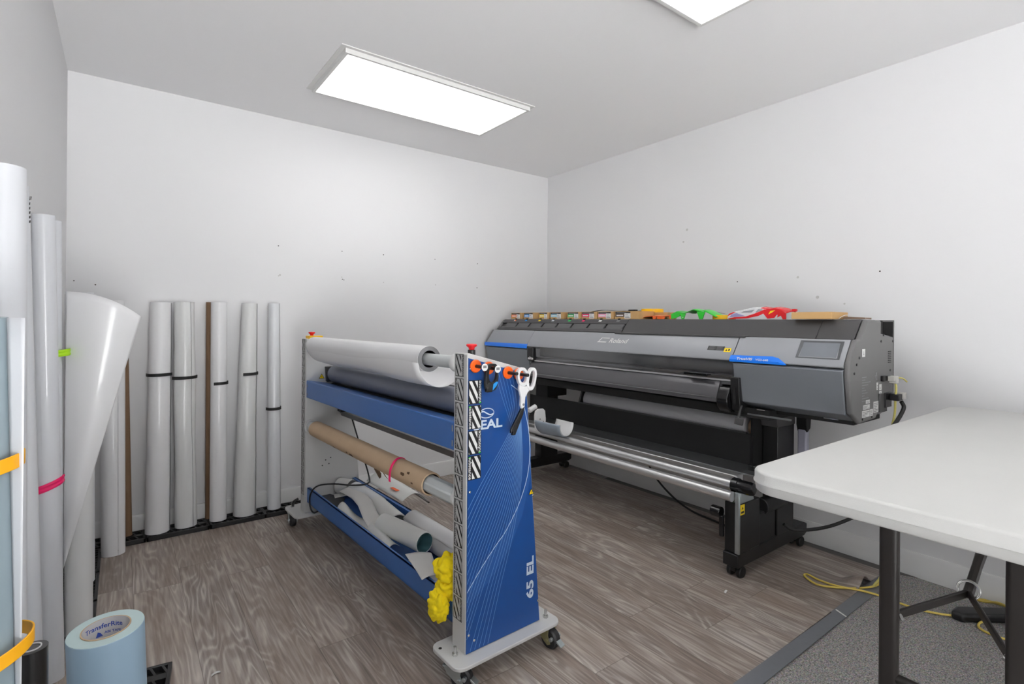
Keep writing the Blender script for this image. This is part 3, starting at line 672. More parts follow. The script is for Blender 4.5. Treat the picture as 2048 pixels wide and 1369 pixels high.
lobj('scrap', MB().poly2([(.05, .045), (.07, .035), (.12, 0), (.14, -.01), (.11, .0), (.07, .025)], (.312, 1.40, .355), (.1, -1, 0), (0, .1, 1)), 'kraftd', t, solid=.002)
t = lthing('mains_cable', 'black power cord looping over the far end of the laminator tray', 'cord', (.0, 1.58, .12))
lobj('cable', MB().sweep(bez([(.262, 1.66, .68), (.266, 1.60, .60), (.29, 1.55, .46), (.318, 1.50, .31), (.285, 1.44, .285), (.20, 1.46, .285), (.11, 1.50, .30), (.03, 1.54, .295), (.004, 1.585, .245), (.0, 1.59, .18), (.012, 1.565, .138), (.045, 1.55, .15)], 60), .0045, n=10), 'bcord', t)
obj('lead_plug', MB().sweep(bez([(-.02, 1.84, .106), (-.03, 1.80, .125), (-.035, 1.77, .155), (-.01, 1.765, .17)], 16), .007, n=10), 'black', LAM)

# ------------------------------------------------------------------ the wide-format printer along the right wall (room coordinates)
PR = thing('large_format_printer', 'long dark grey wide-format printer on a black stand along the right wall', 'printer', (-.45, -1.41, 0))
def P(name, mb, mats, parent=None, **k): return obj(name, mb, mats, parent or PR, world=True, **k)
YL, YR, YA, YB = -.045, -2.781, -.60, -2.262       # left end, right end, print opening
chs = P('chassis', MB().box(-.56, -.215, -2.757, -.07, .83, 1.17), 'cover')
P('side_panel', MB().prism([(-.368, 1.264), (-.529, 1.264), (-.604, 1.18), (-.645, 1.178), (-.713, 1.082), (-.719, 1.03), (-.688, .862), (-.604, .814), (-.424, .819), (-.41, .834), (-.346, .834), (-.335, .875), (-.212, .905), (-.212, 1.187), (-.368, 1.205)], 'y', -2.757, YR), 'side', bevel=.009, seg=3)
P('side_panel', MB().prism([(-.22, 1.262), (-.529, 1.262), (-.604, 1.18), (-.645, 1.176), (-.712, 1.08), (-.716, 1.03), (-.688, .862), (-.604, .814), (-.22, .834)], 'y', -.07, YL), 'side', bevel=.006)
P('back_plate', MB().box(-.212, -.205, YR, -.07, .905, 1.266), 'side', bevel=.0015)
P('duct', MB().prism([(-.366, 1.17), (-.366, 1.262), (-.345, 1.262), (-.345, 1.19), (-.216, 1.19), (-.216, 1.258), (-.2125, 1.258), (-.2125, 1.17)], 'y', -2.778, -2.604).box(-.345, -.216, -2.606, -2.601, 1.19, 1.258), 'blackm', smooth=0)
P('top_cover', MB().prism([(-.213, 1.20), (-.213, 1.266), (-.531, 1.266), (-.609, 1.177), (-.56, 1.165), (-.56, 1.13)], 'y', -1.436, -2.599).prism([(-.367, 1.20), (-.367, 1.266), (-.531, 1.266), (-.609, 1.177), (-.56, 1.165), (-.56, 1.13)], 'y', -2.60, -2.756), 'cover', bevel=.0025)
P('top_lip', MB().box(-.652, -.60, -2.285, -1.42, 1.172, 1.1815), 'cover', bevel=.002)
# ink bay
bay = P('ink_bay', MB().prism([(-.213, 1.20), (-.213, 1.264), (-.531, 1.264), (-.5555, 1.2365), (-.540, 1.225), (-.566, 1.196), (-.593, 1.2), (-.6075, 1.18), (-.56, 1.165), (-.56, 1.13)], 'y', -.071, -1.434), 'cover', bevel=.0015)
P('bay_ledge', MB().prism([(-.582, 1.205), (-.590, 1.2005), (-.603, 1.186), (-.58, 1.186)], 'y', -.10, -1.43), 'cover2', bay, bevel=.001)
TAGC = ['org', 'cy', 'ye', 'tag', 'gr', 'ma', 'whites', 'inkg']
ds = Vector((-.658, 0, -.753)); dn = Vector((-.753, 0, .658))
for k, ty in enumerate((-.228, -.374, -.544, -.702, -.884, -1.027, -1.19, -1.351)):
    y0 = -.128 - .1625 * k
    d_ = P('ink_slot', MB().prism([(-.5585, 1.2345), (-.587, 1.2020), (-.576, 1.200), (-.548, 1.230)], 'y', y0 - .012, y0 - .155), 'cover2', bay, bevel=.002)
    o = Vector((-.531, ty + .0135, 1.264)) + ds * .010 + dn * .001
    mb = MB().quad(o, (0, -1, 0), -ds, .027, .0001 + .016, 0)
    mb.v = [tuple(Vector(v) + ds * .010) for v in mb.v]
    if k == 0: mb.quad(Vector(o) + ds * .010 + dn * .0004, (0, -1, 0), -ds, .012, .016, 1)
    P('colour_tag', mb, [TAGC[k], 'whites'], bay, smooth=0)
    P('latch', MB().box(-.536, -.524, ty - .012 + .004, ty + .012 - .004, 1.262, 1.272), 'black', bay, bevel=.002)
# hood pieces, slope plane from (-.645,1.177) to (-.723,1.067)
hp = [(-.604, 1.172), (-.643, 1.1775), (-.723, 1.067), (-.7225, 1.060), (-.712, 1.056), (-.60, 1.10)]
P('hood', MB().prism(hp, 'y', -.613, -2.252), 'hood', bevel=.002)
capL = P('hood_cap', MB().prism(hp, 'y', -.071, -.610), 'hood', bevel=.002)
capR = P('hood_cap', MB().prism(hp, 'y', -2.257, -2.757), 'hood', bevel=.002)
us = Vector((.578, 0, .815)); hn = Vector((-.815, 0, .578)); HX = Vector((0, -1, 0)); H0 = Vector((-.723, 0, 1.067))
def hood_o(y, up, lift=.0012): return H0 + Vector((0, y, 0)) + us * up + hn * lift
lg = MB().text('Roland', hood_o(-1.404, .060), HX, us, h=.034, w=.152, bold=.022, shear=.22)
a = hood_o(-1.302, .060, .0012)
lg.poly2([(0, 0), (.078, 0), (.084, .007), (.010, .007)], a, HX, us).poly2([(.010, .007), (.018, .007), (.034, .033), (.026, .036)], a, HX, us).poly2([(.026, .036), (.098, .036), (.094, .0315), (.032, .0315)], a, HX, us)
P('emblem', lg, 'whites', smooth=0)
lb = MB().quad(hood_o(-2.104, .046), HX, us, .094, .026, 0)
for k in range(5):
    for c in range(2): lb.quad(hood_o(-2.112 - .044 * c, .0495 + .0045 * k, .0018), HX, us, .028 + .008 * ((k * 7 + c) % 3) / 2, .0015, 1)
lb.quad(hood_o(-2.199, .039), HX, us, .037, .024, 2); lb.poly2([(0, 0), (.012, 0), (.006, .011)], hood_o(-2.206, .045, .0018), HX, us, 3).quad(hood_o(-2.222, .045, .0018), HX, us, .008, .012, 3)
P('warning_label', lb, ['rdark', 'inkg', 'warn', 'ink'], smooth=0)
sb = MB()
q = [(-2.556, .030), (-2.737, .030), (-2.737, .125), (-2.556, .125)]; iq = [(-2.571, .040), (-2.722, .040), (-2.722, .115), (-2.571, .115)]
vs = [hood_o(y, u, .001) for y, u in q] + [hood_o(y, u, -.001) for y, u in iq]
sb.add(vs, [(i, (i + 1) % 4, 4 + (i + 1) % 4, 4 + i) for i in range(4)])
ts_ = P('touch_screen', sb, 'bezel', capR, smooth=0)
P('screen_glass', MB().quad(hood_o(-2.571, .040, .0006), HX, us, .151, .075), 'screen', ts_, smooth=0)
# end units under the hood
up_ = [(-.42, 1.062), (-.700, 1.060), (-.7215, 1.050), (-.7235, 1.040), (-.690, .858), (-.606, .816), (-.42, .820)]
fR = P('front_panel', MB().prism([(-.42, 1.055), (-.703, 1.055), (-.7235, 1.046), (-.690, .858), (-.606, .822), (-.42, .824)], 'y', YB, -2.756), 'hoodf', bevel=.004, seg=3)
fL = P('front_panel', MB().prism([(-.42, 1.044), (-.703, 1.044), (-.7235, 1.034), (-.690, .858), (-.606, .822), (-.42, .824)], 'y', -.072, -.628), 'hoodf', bevel=.004, seg=3)
P('panel_gap', MB().box(-.71, -.5, -.63, -.072, 1.043, 1.058).box(-.71, -.5, -2.755, YB, 1.054, 1.060), 'blackm', smooth=0)
def blue_strip(pts, zb, zt, parent):
    """accent strip: pts give (y, top) along the strip; it stands on the front panel and leans back with the hood"""
    mb = MB()
    for k in range(len(pts) - 1):
        (y0, t0), (y1, t1) = pts[k], pts[k + 1]
        f_ = lambda y, z: (-.7262, y, z) if z <= 1.067 else tuple(Vector((-.7262, y, 1.067)) + us * ((z - 1.067) / .815))
        zs0 = [zb, min(1.067, t0), t0]; zs1 = [zb, min(1.067, t1), t1]
        mb.add([f_(y0, z) for z in zs0] + [f_(y1, z) for z in zs1], [(0, 1, 4, 3), (1, 2, 5, 4)])
    return P('accent_strip', mb, 'pblue', parent, solid=.002, smooth=0)
aR = blue_strip([(-2.247, 1.086), (-2.455, 1.090), (-2.485, 1.084), (-2.525, 1.058)], 1.055, 1.09, capR)
tm = MB().text('TrueVIS', (-.7278, -2.285, 1.0665), HX, (.25, 0, .968), h=.0125, w=.080, bold=.03, shear=.15).text('VG3-640', (-.7278, -2.380, 1.0675), HX, (.25, 0, .968), h=.0095, w=.062, bold=.02)
P('model_lettering', tm, 'whites', aR, smooth=0)
blue_strip([(-.055, 1.074), (-.62, 1.077)], 1.045, 1.076, capL)
# print opening: clear cover, the rails seen through it, the curved apron
P('inner_wall', MB().box(-.575, -.56, YB, -.63, .90, 1.165), 'hood', smooth=0)
P('carriage_rail', MB().box(-.605, -.575, YB, -.63, .985, 1.05), 'alud', bevel=.002)
P('pinch_bar', MB().box(-.655, -.625, YB, -.63, .965, .980), 'alud', bevel=.003)
rl = MB().box(-.700, -.60, YB, -.63, .935, .950)
rl.quad((-.690, -.64, .9504), (0, -1, 0), (1, 0, 0), 1.61, .03, 1)
for k in range(33): rl.quad((-.688, -.66 - k * .048, .9508), (0, -1, 0), (1, 0, 0), .003, .022, 2)
P('platen', rl, ['alud', 'alu', 'ink'], smooth=0)
P('clear_cover', MB().prism([(-.7205, 1.058), (-.7185, 1.0585), (-.7115, .958), (-.7135, .958)], 'y', YB + .004, -.70), 'window', smooth=0)
P('cover_edge', MB().prism([(-.7155, .962), (-.7105, .962), (-.711, .954), (-.716, .954)], 'y', YB + .004, -.635), 'alu', smooth=0)
P('cover_bracket', MB().prism([(-.735, 1.055), (-.70, 1.058), (-.70, .95), (-.728, .955), (-.735, .98)], 'y', -.632, -.70), 'black', bevel=.006)
P('lettering', MB().text('elite', (-.7365, -.648, .9665), HX, (0, 0, 1), h=.021, w=.062, bold=.03), 'whites', smooth=0)
P('cover_handle', MB().box(-.752, -.7145, -2.14, -2.00, .975, .981).box(-.752, -.747, -2.14, -2.0, .972, .985), 'blackg', bevel=.002)
ap = [(-.60, .930), (-.706, .9515), (-.714, .948), (-.728, .918), (-.744, .882), (-.7475, .868), (-.746, .846), (-.70, .842)]
P('apron', MB().prism(ap + [(-.60, .842)], 'y', -2.19, -.66), 'apron', smooth=60)
P('apron_lip', MB().prism([(-.7465, .870), (-.7490, .868), (-.7480, .864), (-.746, .864)], 'y', -2.19, -.66), 'alud', smooth=0)
P('apron_bracket', MB().prism([(-.60, .977), (-.7275, .977), (-.722, .90), (-.712, .815), (-.68, .80), (-.60, .80)], 'y', -2.252, -2.298), 'black', bevel=.003)
P('apron_end', MB().prism([(-.66, .93), (-.722, .925), (-.752, .872), (-.748, .83), (-.715, .795), (-.66, .80)], 'y', -2.192, -2.250), 'blackg', bevel=.004)
P('bracket_slot', MB().box(-.7285, -.716, -2.279, -2.270, .845, .925), 'blackm', smooth=0)
P('lower_frame', MB().box(-.665, -.26, -2.42, -.10, .778, .826), 'blackm', bevel=.003); P('lower_frame', MB().box(-.60, -.30, -2.756, -2.42, .803, .826), 'blackm', bevel=.003)
P('frame_rail', MB().box(-.668, -.655, -2.52, -2.31, .792, .800), 'alud', bevel=.001)
P('spring_clip', MB().box(-.672, -.664, -2.40, -2.36, .823, .827), 'bolt', smooth=0); P('spring_clip', MB().box(-.615, -.605, -2.70, -2.64, .819, .823), 'bolt', smooth=0)
lv = P('loading_lever', MB().sweep([(-.70, -2.30, .835), (-.725, -2.305, .815), (-.738, -2.305, .782)], .007, n=8), 'black')
P('lever_pad', MB().prism([(-2.289, .786), (-2.331, .783), (-2.326, .748), (-2.285, .751)], 'x', -.745, -.733), 'cover', lv, bevel=.002)
# labels, sockets and vents on the right end
sx_ = Vector((1, 0, 0)); sz = Vector((0, 0, 1))
def side_o(x, z, l=.0008): return Vector((x, YR - l, z))
def side_label(x0, x1, z0, z1, lines, name='label_sticker', m=('whites', 'inkg')):
    mb = MB().quad(side_o(x0, z0), sx_, sz, x1 - x0, z1 - z0, 0)
    for k in range(lines):
        h = (z1 - z0) / (lines + 1); mb.quad(side_o(x0 + .004, z0 + h * (k + .6), .0014), sx_, sz, (x1 - x0 - .008) * (.55 + .45 * ((k * 5 + lines) % 4) / 3), min(.0028, h * .35), 1)
    return P(name, mb, list(m), smooth=0)
side_label(-.590, -.556, 1.103, 1.137, 0)
P('arrow_mark', MB().poly2([(.0, .005), (.006, 0), (.012, .005), (.0075, .005), (.0075, .018), (.0045, .018), (.0045, .005)], side_o(-.579, 1.110, .0016), sx_, sz), 'inkg', smooth=0)
side_label(-.586, -.50, .838, .868, 4); side_label(-.574, -.50, .872, .892, 3); side_label(-.545, -.50, .896, .912, 2); side_label(-.496, -.463, .838, .868, 3)
side_label(-.458, -.398, .848, .898, 6); side_label(-.425, -.405, .948, .982, 2); side_label(-.392, -.362, .945, .972, 1); side_label(-.392, -.362, .915, .941, 3)
tx = MB()
for k in range(10): tx.quad(side_o(-.588, 1.012 - k * .0115), sx_, sz, (.05, .035, .095, .07, .03, .045, .06, .03, .075, .04)[k], .0032)
for k in range(4): tx.quad(side_o(-.445 + .004 * k, 1.012 - .006 * k), sx_, sz, .03 - .004 * k, .003)
tx.poly2([(0, 0), (.01, 0), (.01, .016), (0, .016)], side_o(-.43, 1.012), sx_, sz)
P('printed_text', tx, 'alud', smooth=0)
for k in range(7): P('vent_slot', MB().box(-.285, -.247, YR - .0012, YR + .001, 1.066 + k * .0085, 1.0695 + k * .0085), 'blackm', smooth=0)
for x, z in ((-.372, 1.168), (-.226, 1.166), (-.618, 1.10), (-.645, 1.072), (-.67, 1.035), (-.256, 1.03), (-.58, .832), (-.474, .832), (-.345, 1.196)):
    P('screw', MB().cyl((x, YR - .0025, z), (x, YR, z), .0055, n=12), 'black')
P('socket', MB().box(-.375, -.32, YR - .012, YR, .985, 1.01), 'black', bevel=.002); P('socket', MB().box(-.345, -.27, YR - .012, YR, .862, .93), 'black', bevel=.002)
P('side_box', MB().box(-.40, -.335, YR - .006, YR, .846, .93), 'cover', bevel=.002)
# stand
FY = {'r': (-2.33, -2.25), 'l': (-.41, -.33)}
for s_, (ya, yb) in FY.items():
    ft = P('stand_foot', MB().prism([(-.778, .062), (-.778, .125), (-.74, .132), (-.09, .135), (-.06, .125), (-.06, .075), (-.09, .062)], 'y', ya, yb), 'black', bevel=.005)
    for cx in (-.73, -.115):
        ck = P('caster', MB().cyl((cx, (ya + yb) / 2, .04), (cx, (ya + yb) / 2, .064), .014).box(cx - .022, cx + .022, ya + .028, yb - .028, .03, .056), 'black', ft, bevel=.003)
        for wy in (ya + .004, yb - .026):
            P('wheel', MB().lathe([(.006, 0), (.026, 0), (.0295, .004), (.0295, .018), (.026, .022), (.006, .022)], (cx + .006, wy, .0296), 24, axis='y'), 'black', ck)
    P('stand_post', MB().box(-.40, -.22, ya, yb, .13, .80), 'black', bevel=.004)
P('post_cover', MB().prism([(-.425, .80), (-.425, .755), (-.408, .70), (-.22, .70), (-.22, .80)], 'y', -2.335, -2.245), 'cover', bevel=.004)
P('stand_side_plate', MB().box(-.49, -.26, -2.245, -2.232, .46, .79), 'blackm', smooth=0)
P('front_sheet', MB().box(-.502, -.494, -2.235, -.385, .475, .662), 'blackm', smooth=0)
P('sheet_edge', MB().box(-.508, -.494, -2.215, -.955, .660, .668), 'rdark', smooth=0)
P('left_plate', MB().box(-.503, -.495, -.462, -.382, .66, .79), 'side', smooth=0)
P('left_box', MB().box(-.50, -.30, -.60, -.462, .662, .778), 'blackm', smooth=0)
P('media_flange', MB().prism([(-.505, .664), (-.47, .77), (-.30, .77), (-.30, .60), (-.48, .60)], 'y', -.962, -.945), 'black', bevel=.003)
P('waste_bottle', MB().box(-.205, -.165, -2.385, -2.338, .46, .68), 'bottle', bevel=.008); P('bottle_holder', MB().prism([(-.215, .80), (-.15, .80), (-.165, .68), (-.20, .66), (-.215, .70)], 'y', -2.39, -2.337), 'blackm', bevel=.003)
P('cross_rail', MB().box(-.665, -.60, -2.255, -.41, .44, .474), 'alu', bevel=.006, seg=3)
P('cross_plate', MB().prism([(-.60, .470), (-.60, .478), (-.50, .500), (-.50, .492)], 'y', -2.31, -.41), 'alud', smooth=0)
P('plate_bracket', MB().box(-.56, -.53, -2.29, -2.255, .475, .515), 'black', bevel=.003)
tt = P('takeup_tube', MB().cyl((-.742, -2.285, .452), (-.742, -.45, .452), .0245, n=32).box(-.7685, -.764, -2.285, -.45, .444, .449), 'alu')
P('tube_cap', MB().lathe([(.020, -.075), (.029, -.07), (.032, -.055), (.032, .0), (.036, .002), (.036, .03), (.030, .036)], (-.742, -2.315, .452), 28, axis='y'), 'blackg', tt)
P('tube_cap', MB().lathe([(.028, 0), (.034, .01), (.034, .05)], (-.742, -.47, .452), 24, axis='y'), 'black', tt)
P('takeup_bracket', MB().prism([(-.765, .374), (-.765, .425), (-.71, .435), (-.66, .42), (-.64, .374)], 'y', -2.335, -2.30), 'zinc', bevel=.003)
P('tension_bar', MB().cyl((-.80, -2.312, .4105), (-.80, -.45, .4105), .0245, n=36), 'alu')
P('bar_arm', MB().box(-.785, -.772, -2.338, -2.316, .135, .43), 'zinc', bevel=.002); P('bar_arm', MB().box(-.785, -.772, -.45, -.43, .135, .43), 'zinc', bevel=.002)
mh = P('motor_housing', MB().box(-.768, -.58, -2.332, -2.252, .128, .372), 'black', bevel=.006)
lb = MB().quad((-.766, -2.3332, .318), (1, 0, 0), (0, 0, 1), .040, .05, 0).poly2([(0, 0), (.016, 0), (.008, .014)], (-.754, -2.3338, .345), (1, 0, 0), (0, 0, 1), 1).quad((-.759, -2.3338, .326), (1, 0, 0), (0, 0, 1), .026, .010, 1)
P('warning_label', lb, ['warn', 'ink'], mh, smooth=0)
P('motor_box', MB().box(-.58, -.41, -2.325, -2.262, .128, .285), 'black', bevel=.004)
P('motor', MB().cyl((-.52, -2.305, .306), (-.305, -2.305, .306), .040, n=28), 'black', bevel=.003)
P('adjusting_knob', MB().cyl((-.79, -2.20, .315), (-.79, -2.25, .315), .026, n=20).cyl((-.79, -2.25, .30), (-.79, -2.252, .20), .012, n=10), 'blackg', bevel=.003)
# small left-hand take-up housing behind the laminator
P('motor_housing', MB().box(-.74, -.58, -.41, -.33, .128, .35), 'black', bevel=.006)
for k in range(4): P('terminal', MB().cyl((-.70 + .035 * k, -.412, .24 - .02 * (k % 2)), (-.70 + .035 * k, -.43, .24 - .02 * (k % 2)), .008, n=10), 'bolt')
# white paper guide with its trough
gd = P('paper_guide', MB().prism([(-.875, .60), (-.868, .628), (-.845, .642), (-.80, .640), (-.782, .625), (-.775, .56), (-.785, .49), (-.80, .463), (-.83, .47), (-.87, .505)], 'y', -.905, -.893), 'white', bevel=.003)
for x, z in ((-.83, .57), (-.80, .55), (-.795, .50)): P('screw', MB().cyl((x, -.9075, z), (x, -.905, z), .005, n=10), 'inkg', gd)
def tr(rr, span=.62):
    def f_(i, j):
        a = PI * (1.02 + span * i); k = 1 - .15 * j
        return (-.775 + rr * k * math.cos(a) * 1.05, -.906 - .19 * j - .05 * j * (1 - i), .575 + .035 * j * (0) + rr * k * math.sin(a) * 1.15)
    return f_
P('trough', MB().grid(tr(.098), 16, 6), 'pocket', gd, solid=.004, smooth=60); P('trough_lining', MB().grid(tr(.093, .93), 24, 6), 'white', gd, solid=.003, smooth=60)
P('guide_clamp', MB().cyl((-.90, -.87, .63), (-.84, -.87, .655), .018, n=16), 'white', gd, bevel=.003)
# things in and around the printer
t = thing('media_roll', 'grey-white roll of print media loaded in the printer behind the black sheet', 'media roll', (-.40, -1.57, .60))
obj('paper', MB().tube((-.40, -2.19, .682), (-.40, -.97, .682), .080, .042, n=44), 'media', t, world=True)
obj('core', MB().tube((-.40, -2.215, .682), (-.40, -.968, .682), .0415, .036, n=28), 'kraft', t, world=True)
t = thing('network_cable', 'dull yellow network cable plugged into the right end of the printer', 'cable', (-.3, -2.80, .7))
obj('cable', MB().sweep(bez([(-.315, -2.815, .995), (-.312, -2.822, .96), (-.306, -2.818, .90), (-.304, -2.815, .83), (-.335, -2.81, .76), (-.36, -2.80, .66), (-.33, -2.78, .40), (-.30, -2.77, .10), (-.32, -2.74, .012)], 40), .0048, n=8), 'ycord2', t, world=True)
obj('plug', MB().box(-.335, -.285, -2.825, -2.795, .985, 1.008).box(-.33, -.30, -2.83, -2.80, .975, .99), 'plug', t, world=True, bevel=.003)
obj('spare_end', MB().sweep(bez([(-.29, -2.82, 1.0), (-.25, -2.83, .995), (-.215, -2.835, .978)], 8), .0035, n=8), 'ycord2', t, world=True)
t = thing('mains_cable', 'thick black power cord looping from the right end of the printer down to its stand', 'cord', (-.33, -2.81, .6))
obj('cable', MB().sweep(bez([(-.27, -2.83, .89), (-.262, -2.838, .865), (-.285, -2.835, .835), (-.335, -2.83, .80), (-.385, -2.815, .75), (-.38, -2.80, .65), (-.24, -2.79, .48), (-.08, -2.74, .37), (-.05, -2.67, .31), (-.10, -2.59, .25), (-.19, -2.50, .19), (-.28, -2.42, .165), (-.33, -2.37, .165), (-.36, -2.345, .19)], 60), .0085, n=10), 'bcord', t, world=True)
obj('plug', MB().box(-.315, -.255, -2.835, -2.795, .895, .925), 'black', t, world=True, bevel=.004)
obj('plug_clip', MB().box(-.275, -.24, -2.842, -2.80, .90, .93), 'plug', t, world=True, bevel=.003)
t = thing('mains_cable', 'black cord drooping from the printer rail to the floor by the wall', 'cord', (-.15, -1.75, 0))
obj('cable', MB().sweep(bez([(-.30, -1.36, .44), (-.27, -1.36, .34), (-.22, -1.40, .20), (-.17, -1.50, .08), (-.16, -1.65, .016), (-.19, -1.85, .012), (-.22, -2.0, .012), (-.26, -2.18, .012)], 44), .0065, n=10), 'bcord', t, world=True)

# ------------------------------------------------------------------ things lying on the printer
ZT = 1.2668
LABC = ['org', 'cy', 'ye', 'lc', 'gr', 'ma', 'lm', 'lk']; LABN = ['orange', 'blue', 'yellow', 'pale cyan', 'green', 'crimson', 'pink', 'dark brown']
for k, (y0, y1) in enumerate(((-.143, -.285), (-.315, -.455), (-.51, -.625), (-.645, -.79), (-.835, -.975), (-.985, -1.135), (-1.145, -1.29), (-1.30, -1.50))):
    ls = {0: 'first ink carton from the back wall on the printer top, with an orange label', 7: 'last ink carton in the row on the printer top, with a dark brown label'}
    t = thing('ink_carton', ls.get(k, 'brown ink carton with a %s label standing on the printer top' % LABN[k]), 'carton', (-.44, (y0 + y1) / 2, ZT), 0, 'ink cartons in a row on the printer')
    x0, x1, z1 = -.517, -.36, ZT + .052
    obj('carton', MB().box(x0, x1, y1, y0, ZT, z1), 'kbox', t, world=True, bevel=.0012)
    wl = min(.13, abs(y1 - y0) * .8); yl = y0 - .006
    mb = MB().quad((x0 - .0008, yl, ZT + .014), HX, sz, wl * .72, .022, 0).quad((x0 - .0008, yl, ZT + .036), HX, sz, wl * .98, .013, 1).quad((x0 - .0012, yl - wl * .60, ZT + .004), HX, sz, wl * .40, .034, 2)
    mb.quad((x0 - .0014, yl - wl * .08, ZT + .021), HX, sz, wl * .44, .0075, 2).quad((x0 - .0014, yl - wl * .1, ZT + .040), HX, sz, wl * .6, .004, 3)
    for r_ in range(3): mb.quad((x0 - .0016, yl - wl * .64, ZT + .009 + .009 * r_), HX, sz, wl * (.30 - .05 * r_), .003, 3)
    obj('label', mb, [LABC[k], 'rdark', 'whites', 'inkg'], t, world=True, smooth=0)
def dthing(name, label, cat, loc, group=None): return thing(name, label, cat, loc, 0, group)
t = dthing('carton', 'long plain brown carton under the yellow tape rolls on the printer', 'carton', (-.32, -1.36, ZT))
obj('box', MB().box(-.355, -.26, -1.60, -1.31, ZT, ZT + .046), 'kbox', t, world=True, bevel=.0015)
t = dthing('plastic_strip', 'thin black plastic strips lying across the ink cartons', 'strip', (-.40, -1.1, ZT + .052))
obj('strip', MB().grid(lambda i, j: (-.42 + .03 * j, -.98 - .36 * i, ZT + .0535 + .010 * math.sin(PI * i) + .004 * math.sin(7 * i)), 20, 2), 'black', t, world=True, solid=.002)
t = dthing('plastic_clip', 'black plastic clip resting on the yellow tape above the cartons', 'clip', (-.31, -1.30, ZT + .046))
obj('clip', MB().box(-.33, -.29, -1.36, -1.20, ZT + .050, ZT + .060).box(-.325, -.295, -1.31, -1.25, ZT + .060, ZT + .068).box(-.33, -.29, -1.36, -1.335, ZT + .0462, ZT + .050).box(-.33, -.29, -1.225, -1.20, ZT + .0462, ZT + .050), 'black', t, world=True, bevel=.002)
def tape_roll(label, c, r, h):
    t = thing('tape_roll', label, 'tape', c); mb = MB().tube((c[0], c[1], c[2]), (c[0], c[1], c[2] + h), r, r * .76, n=44)
    obj('tape', mb, 'yellow', t, world=True, bevel=.001); obj('core', MB().tube((c[0], c[1], c[2] + .001), (c[0], c[1], c[2] + h - .001), r * .755, r * .70, n=36), 'kraft', t, world=True)
tape_roll('yellow tape roll lying on the carton beside the black clip', (-.31, -1.445, ZT + .0465), .072, .024)
tape_roll('yellow tape roll lying on the printer between the green and red shells', (-.40, -2.02, ZT), .062, .024)
# painted toy body shells
def shell(name, label, loc, parts):
    t = thing(name, label, 'toy part', loc)
    for pn, fn, nu, nv, m in parts: obj(pn, MB().grid(fn, nu, nv), m, t, world=True, solid=.0025, smooth=50)
    return t
def poly_shell(pts, x0, x1, bow=.012):
    """pts: (y, z) outline along the shell; it arches across x"""
    n = len(pts) - 1
    def f_(i, j):
        k = min(int(i * n), n - 1); q = i * n - k; y = pts[k][0] + (pts[k + 1][0] - pts[k][0]) * q; z = pts[k][1] + (pts[k + 1][1] - pts[k][1]) * q
        return (x0 + (x1 - x0) * j, y, ZT + z + bow * math.sin(PI * j))
    return f_, n * 2
f_, n = poly_shell([(-1.475, .003), (-1.52, .016), (-1.58, .020), (-1.63, .017), (-1.70, .022), (-1.735, .021)], -.47, -.36, .004)
t = shell('toy_fender', 'orange plastic fender shell lying left of the green one on the printer', (-.42, -1.6, ZT), [('shell', f_, n, 6, 'rcorange')])
for ya, yb, za, zb in ((-1.575, -1.595, .0, .018), (-1.61, -1.66, .001, .016), (-1.70, -1.735, .001, .020)): obj('flap', MB().prism([(ya, ZT + za), (yb, ZT + za), (yb - .006, ZT + zb), (ya + .006, ZT + zb)], 'x', -.468, -.464), 'rcorange', t, world=True)
f_, n = poly_shell([(-1.715, .030), (-1.755, .046), (-1.785, .036), (-1.81, .036), (-1.865, .056), (-1.915, .046), (-1.935, .050), (-1.975, .032), (-2.02, .012)], -.475, -.36, .006)
t = shell('toy_fender', 'green angular plastic fender shell standing on the printer', (-.42, -1.85, ZT), [('shell', f_, n, 6, 'rcgreen')])
for pts in ([(-1.716, .001), (-1.745, .006), (-1.772, .016), (-1.785, .034), (-1.755, .045), (-1.716, .030)], [(-1.79, .0), (-1.806, .0), (-1.818, .034), (-1.78, .035)], [(-1.91, .0), (-1.93, .0), (-1.948, .046), (-1.893, .044)]):
    obj('flap', MB().prism([(a_, ZT + b_) for a_, b_ in pts], 'x', -.476, -.472), 'rcgreen', t, world=True)
obj('hole', MB().cyl((-.4765, -1.80, ZT + .011), (-.4775, -1.80, ZT + .011), .003, n=10), 'whites', t, world=True)
obj('grey_panel', MB().grid(lambda i, j: (-.35 + .03 * j, -1.86 - .13 * i, ZT + .058 - .026 * i - .0 * j), 6, 2), 'rcgrey', t, world=True, solid=.002)
# red and white car shell
t = thing('toy_car_body', 'red and white painted toy car body shell on the printer', 'toy part', (-.43, -2.2, ZT))
prof_ = [(-2.085, .004), (-2.092, .026), (-2.125, .040), (-2.16, .044), (-2.21, .056), (-2.27, .058), (-2.31, .052), (-2.345, .056), (-2.38, .048), (-2.405, .030)]
f_, n = poly_shell(prof_[:6], -.475, -.345, .010); obj('shell', MB().grid(f_, n * 2, 10), 'rcwhite', t, world=True, solid=.002, smooth=60)
f_, n = poly_shell(prof_[5:], -.475, -.345, .010); obj('tail_shell', MB().grid(f_, n * 2, 10), 'rcred', t, world=True, solid=.002, smooth=60)
def side(pts, m, x=-.4785): obj('painted_side', MB().prism([(a_, ZT + b_) for a_, b_ in pts], 'x', x, x + .002), m, t, world=True)
side([(-2.085, .001), (-2.13, .003), (-2.20, .003), (-2.27, .003), (-2.35, .003), (-2.362, .014), (-2.378, .018), (-2.395, .012), (-2.405, .003), (-2.405, .030), (-2.38, .048), (-2.345, .056), (-2.31, .052), (-2.27, .058), (-2.21, .056), (-2.16, .044), (-2.125, .040), (-2.092, .026)], 'rcwhite', -.4765)
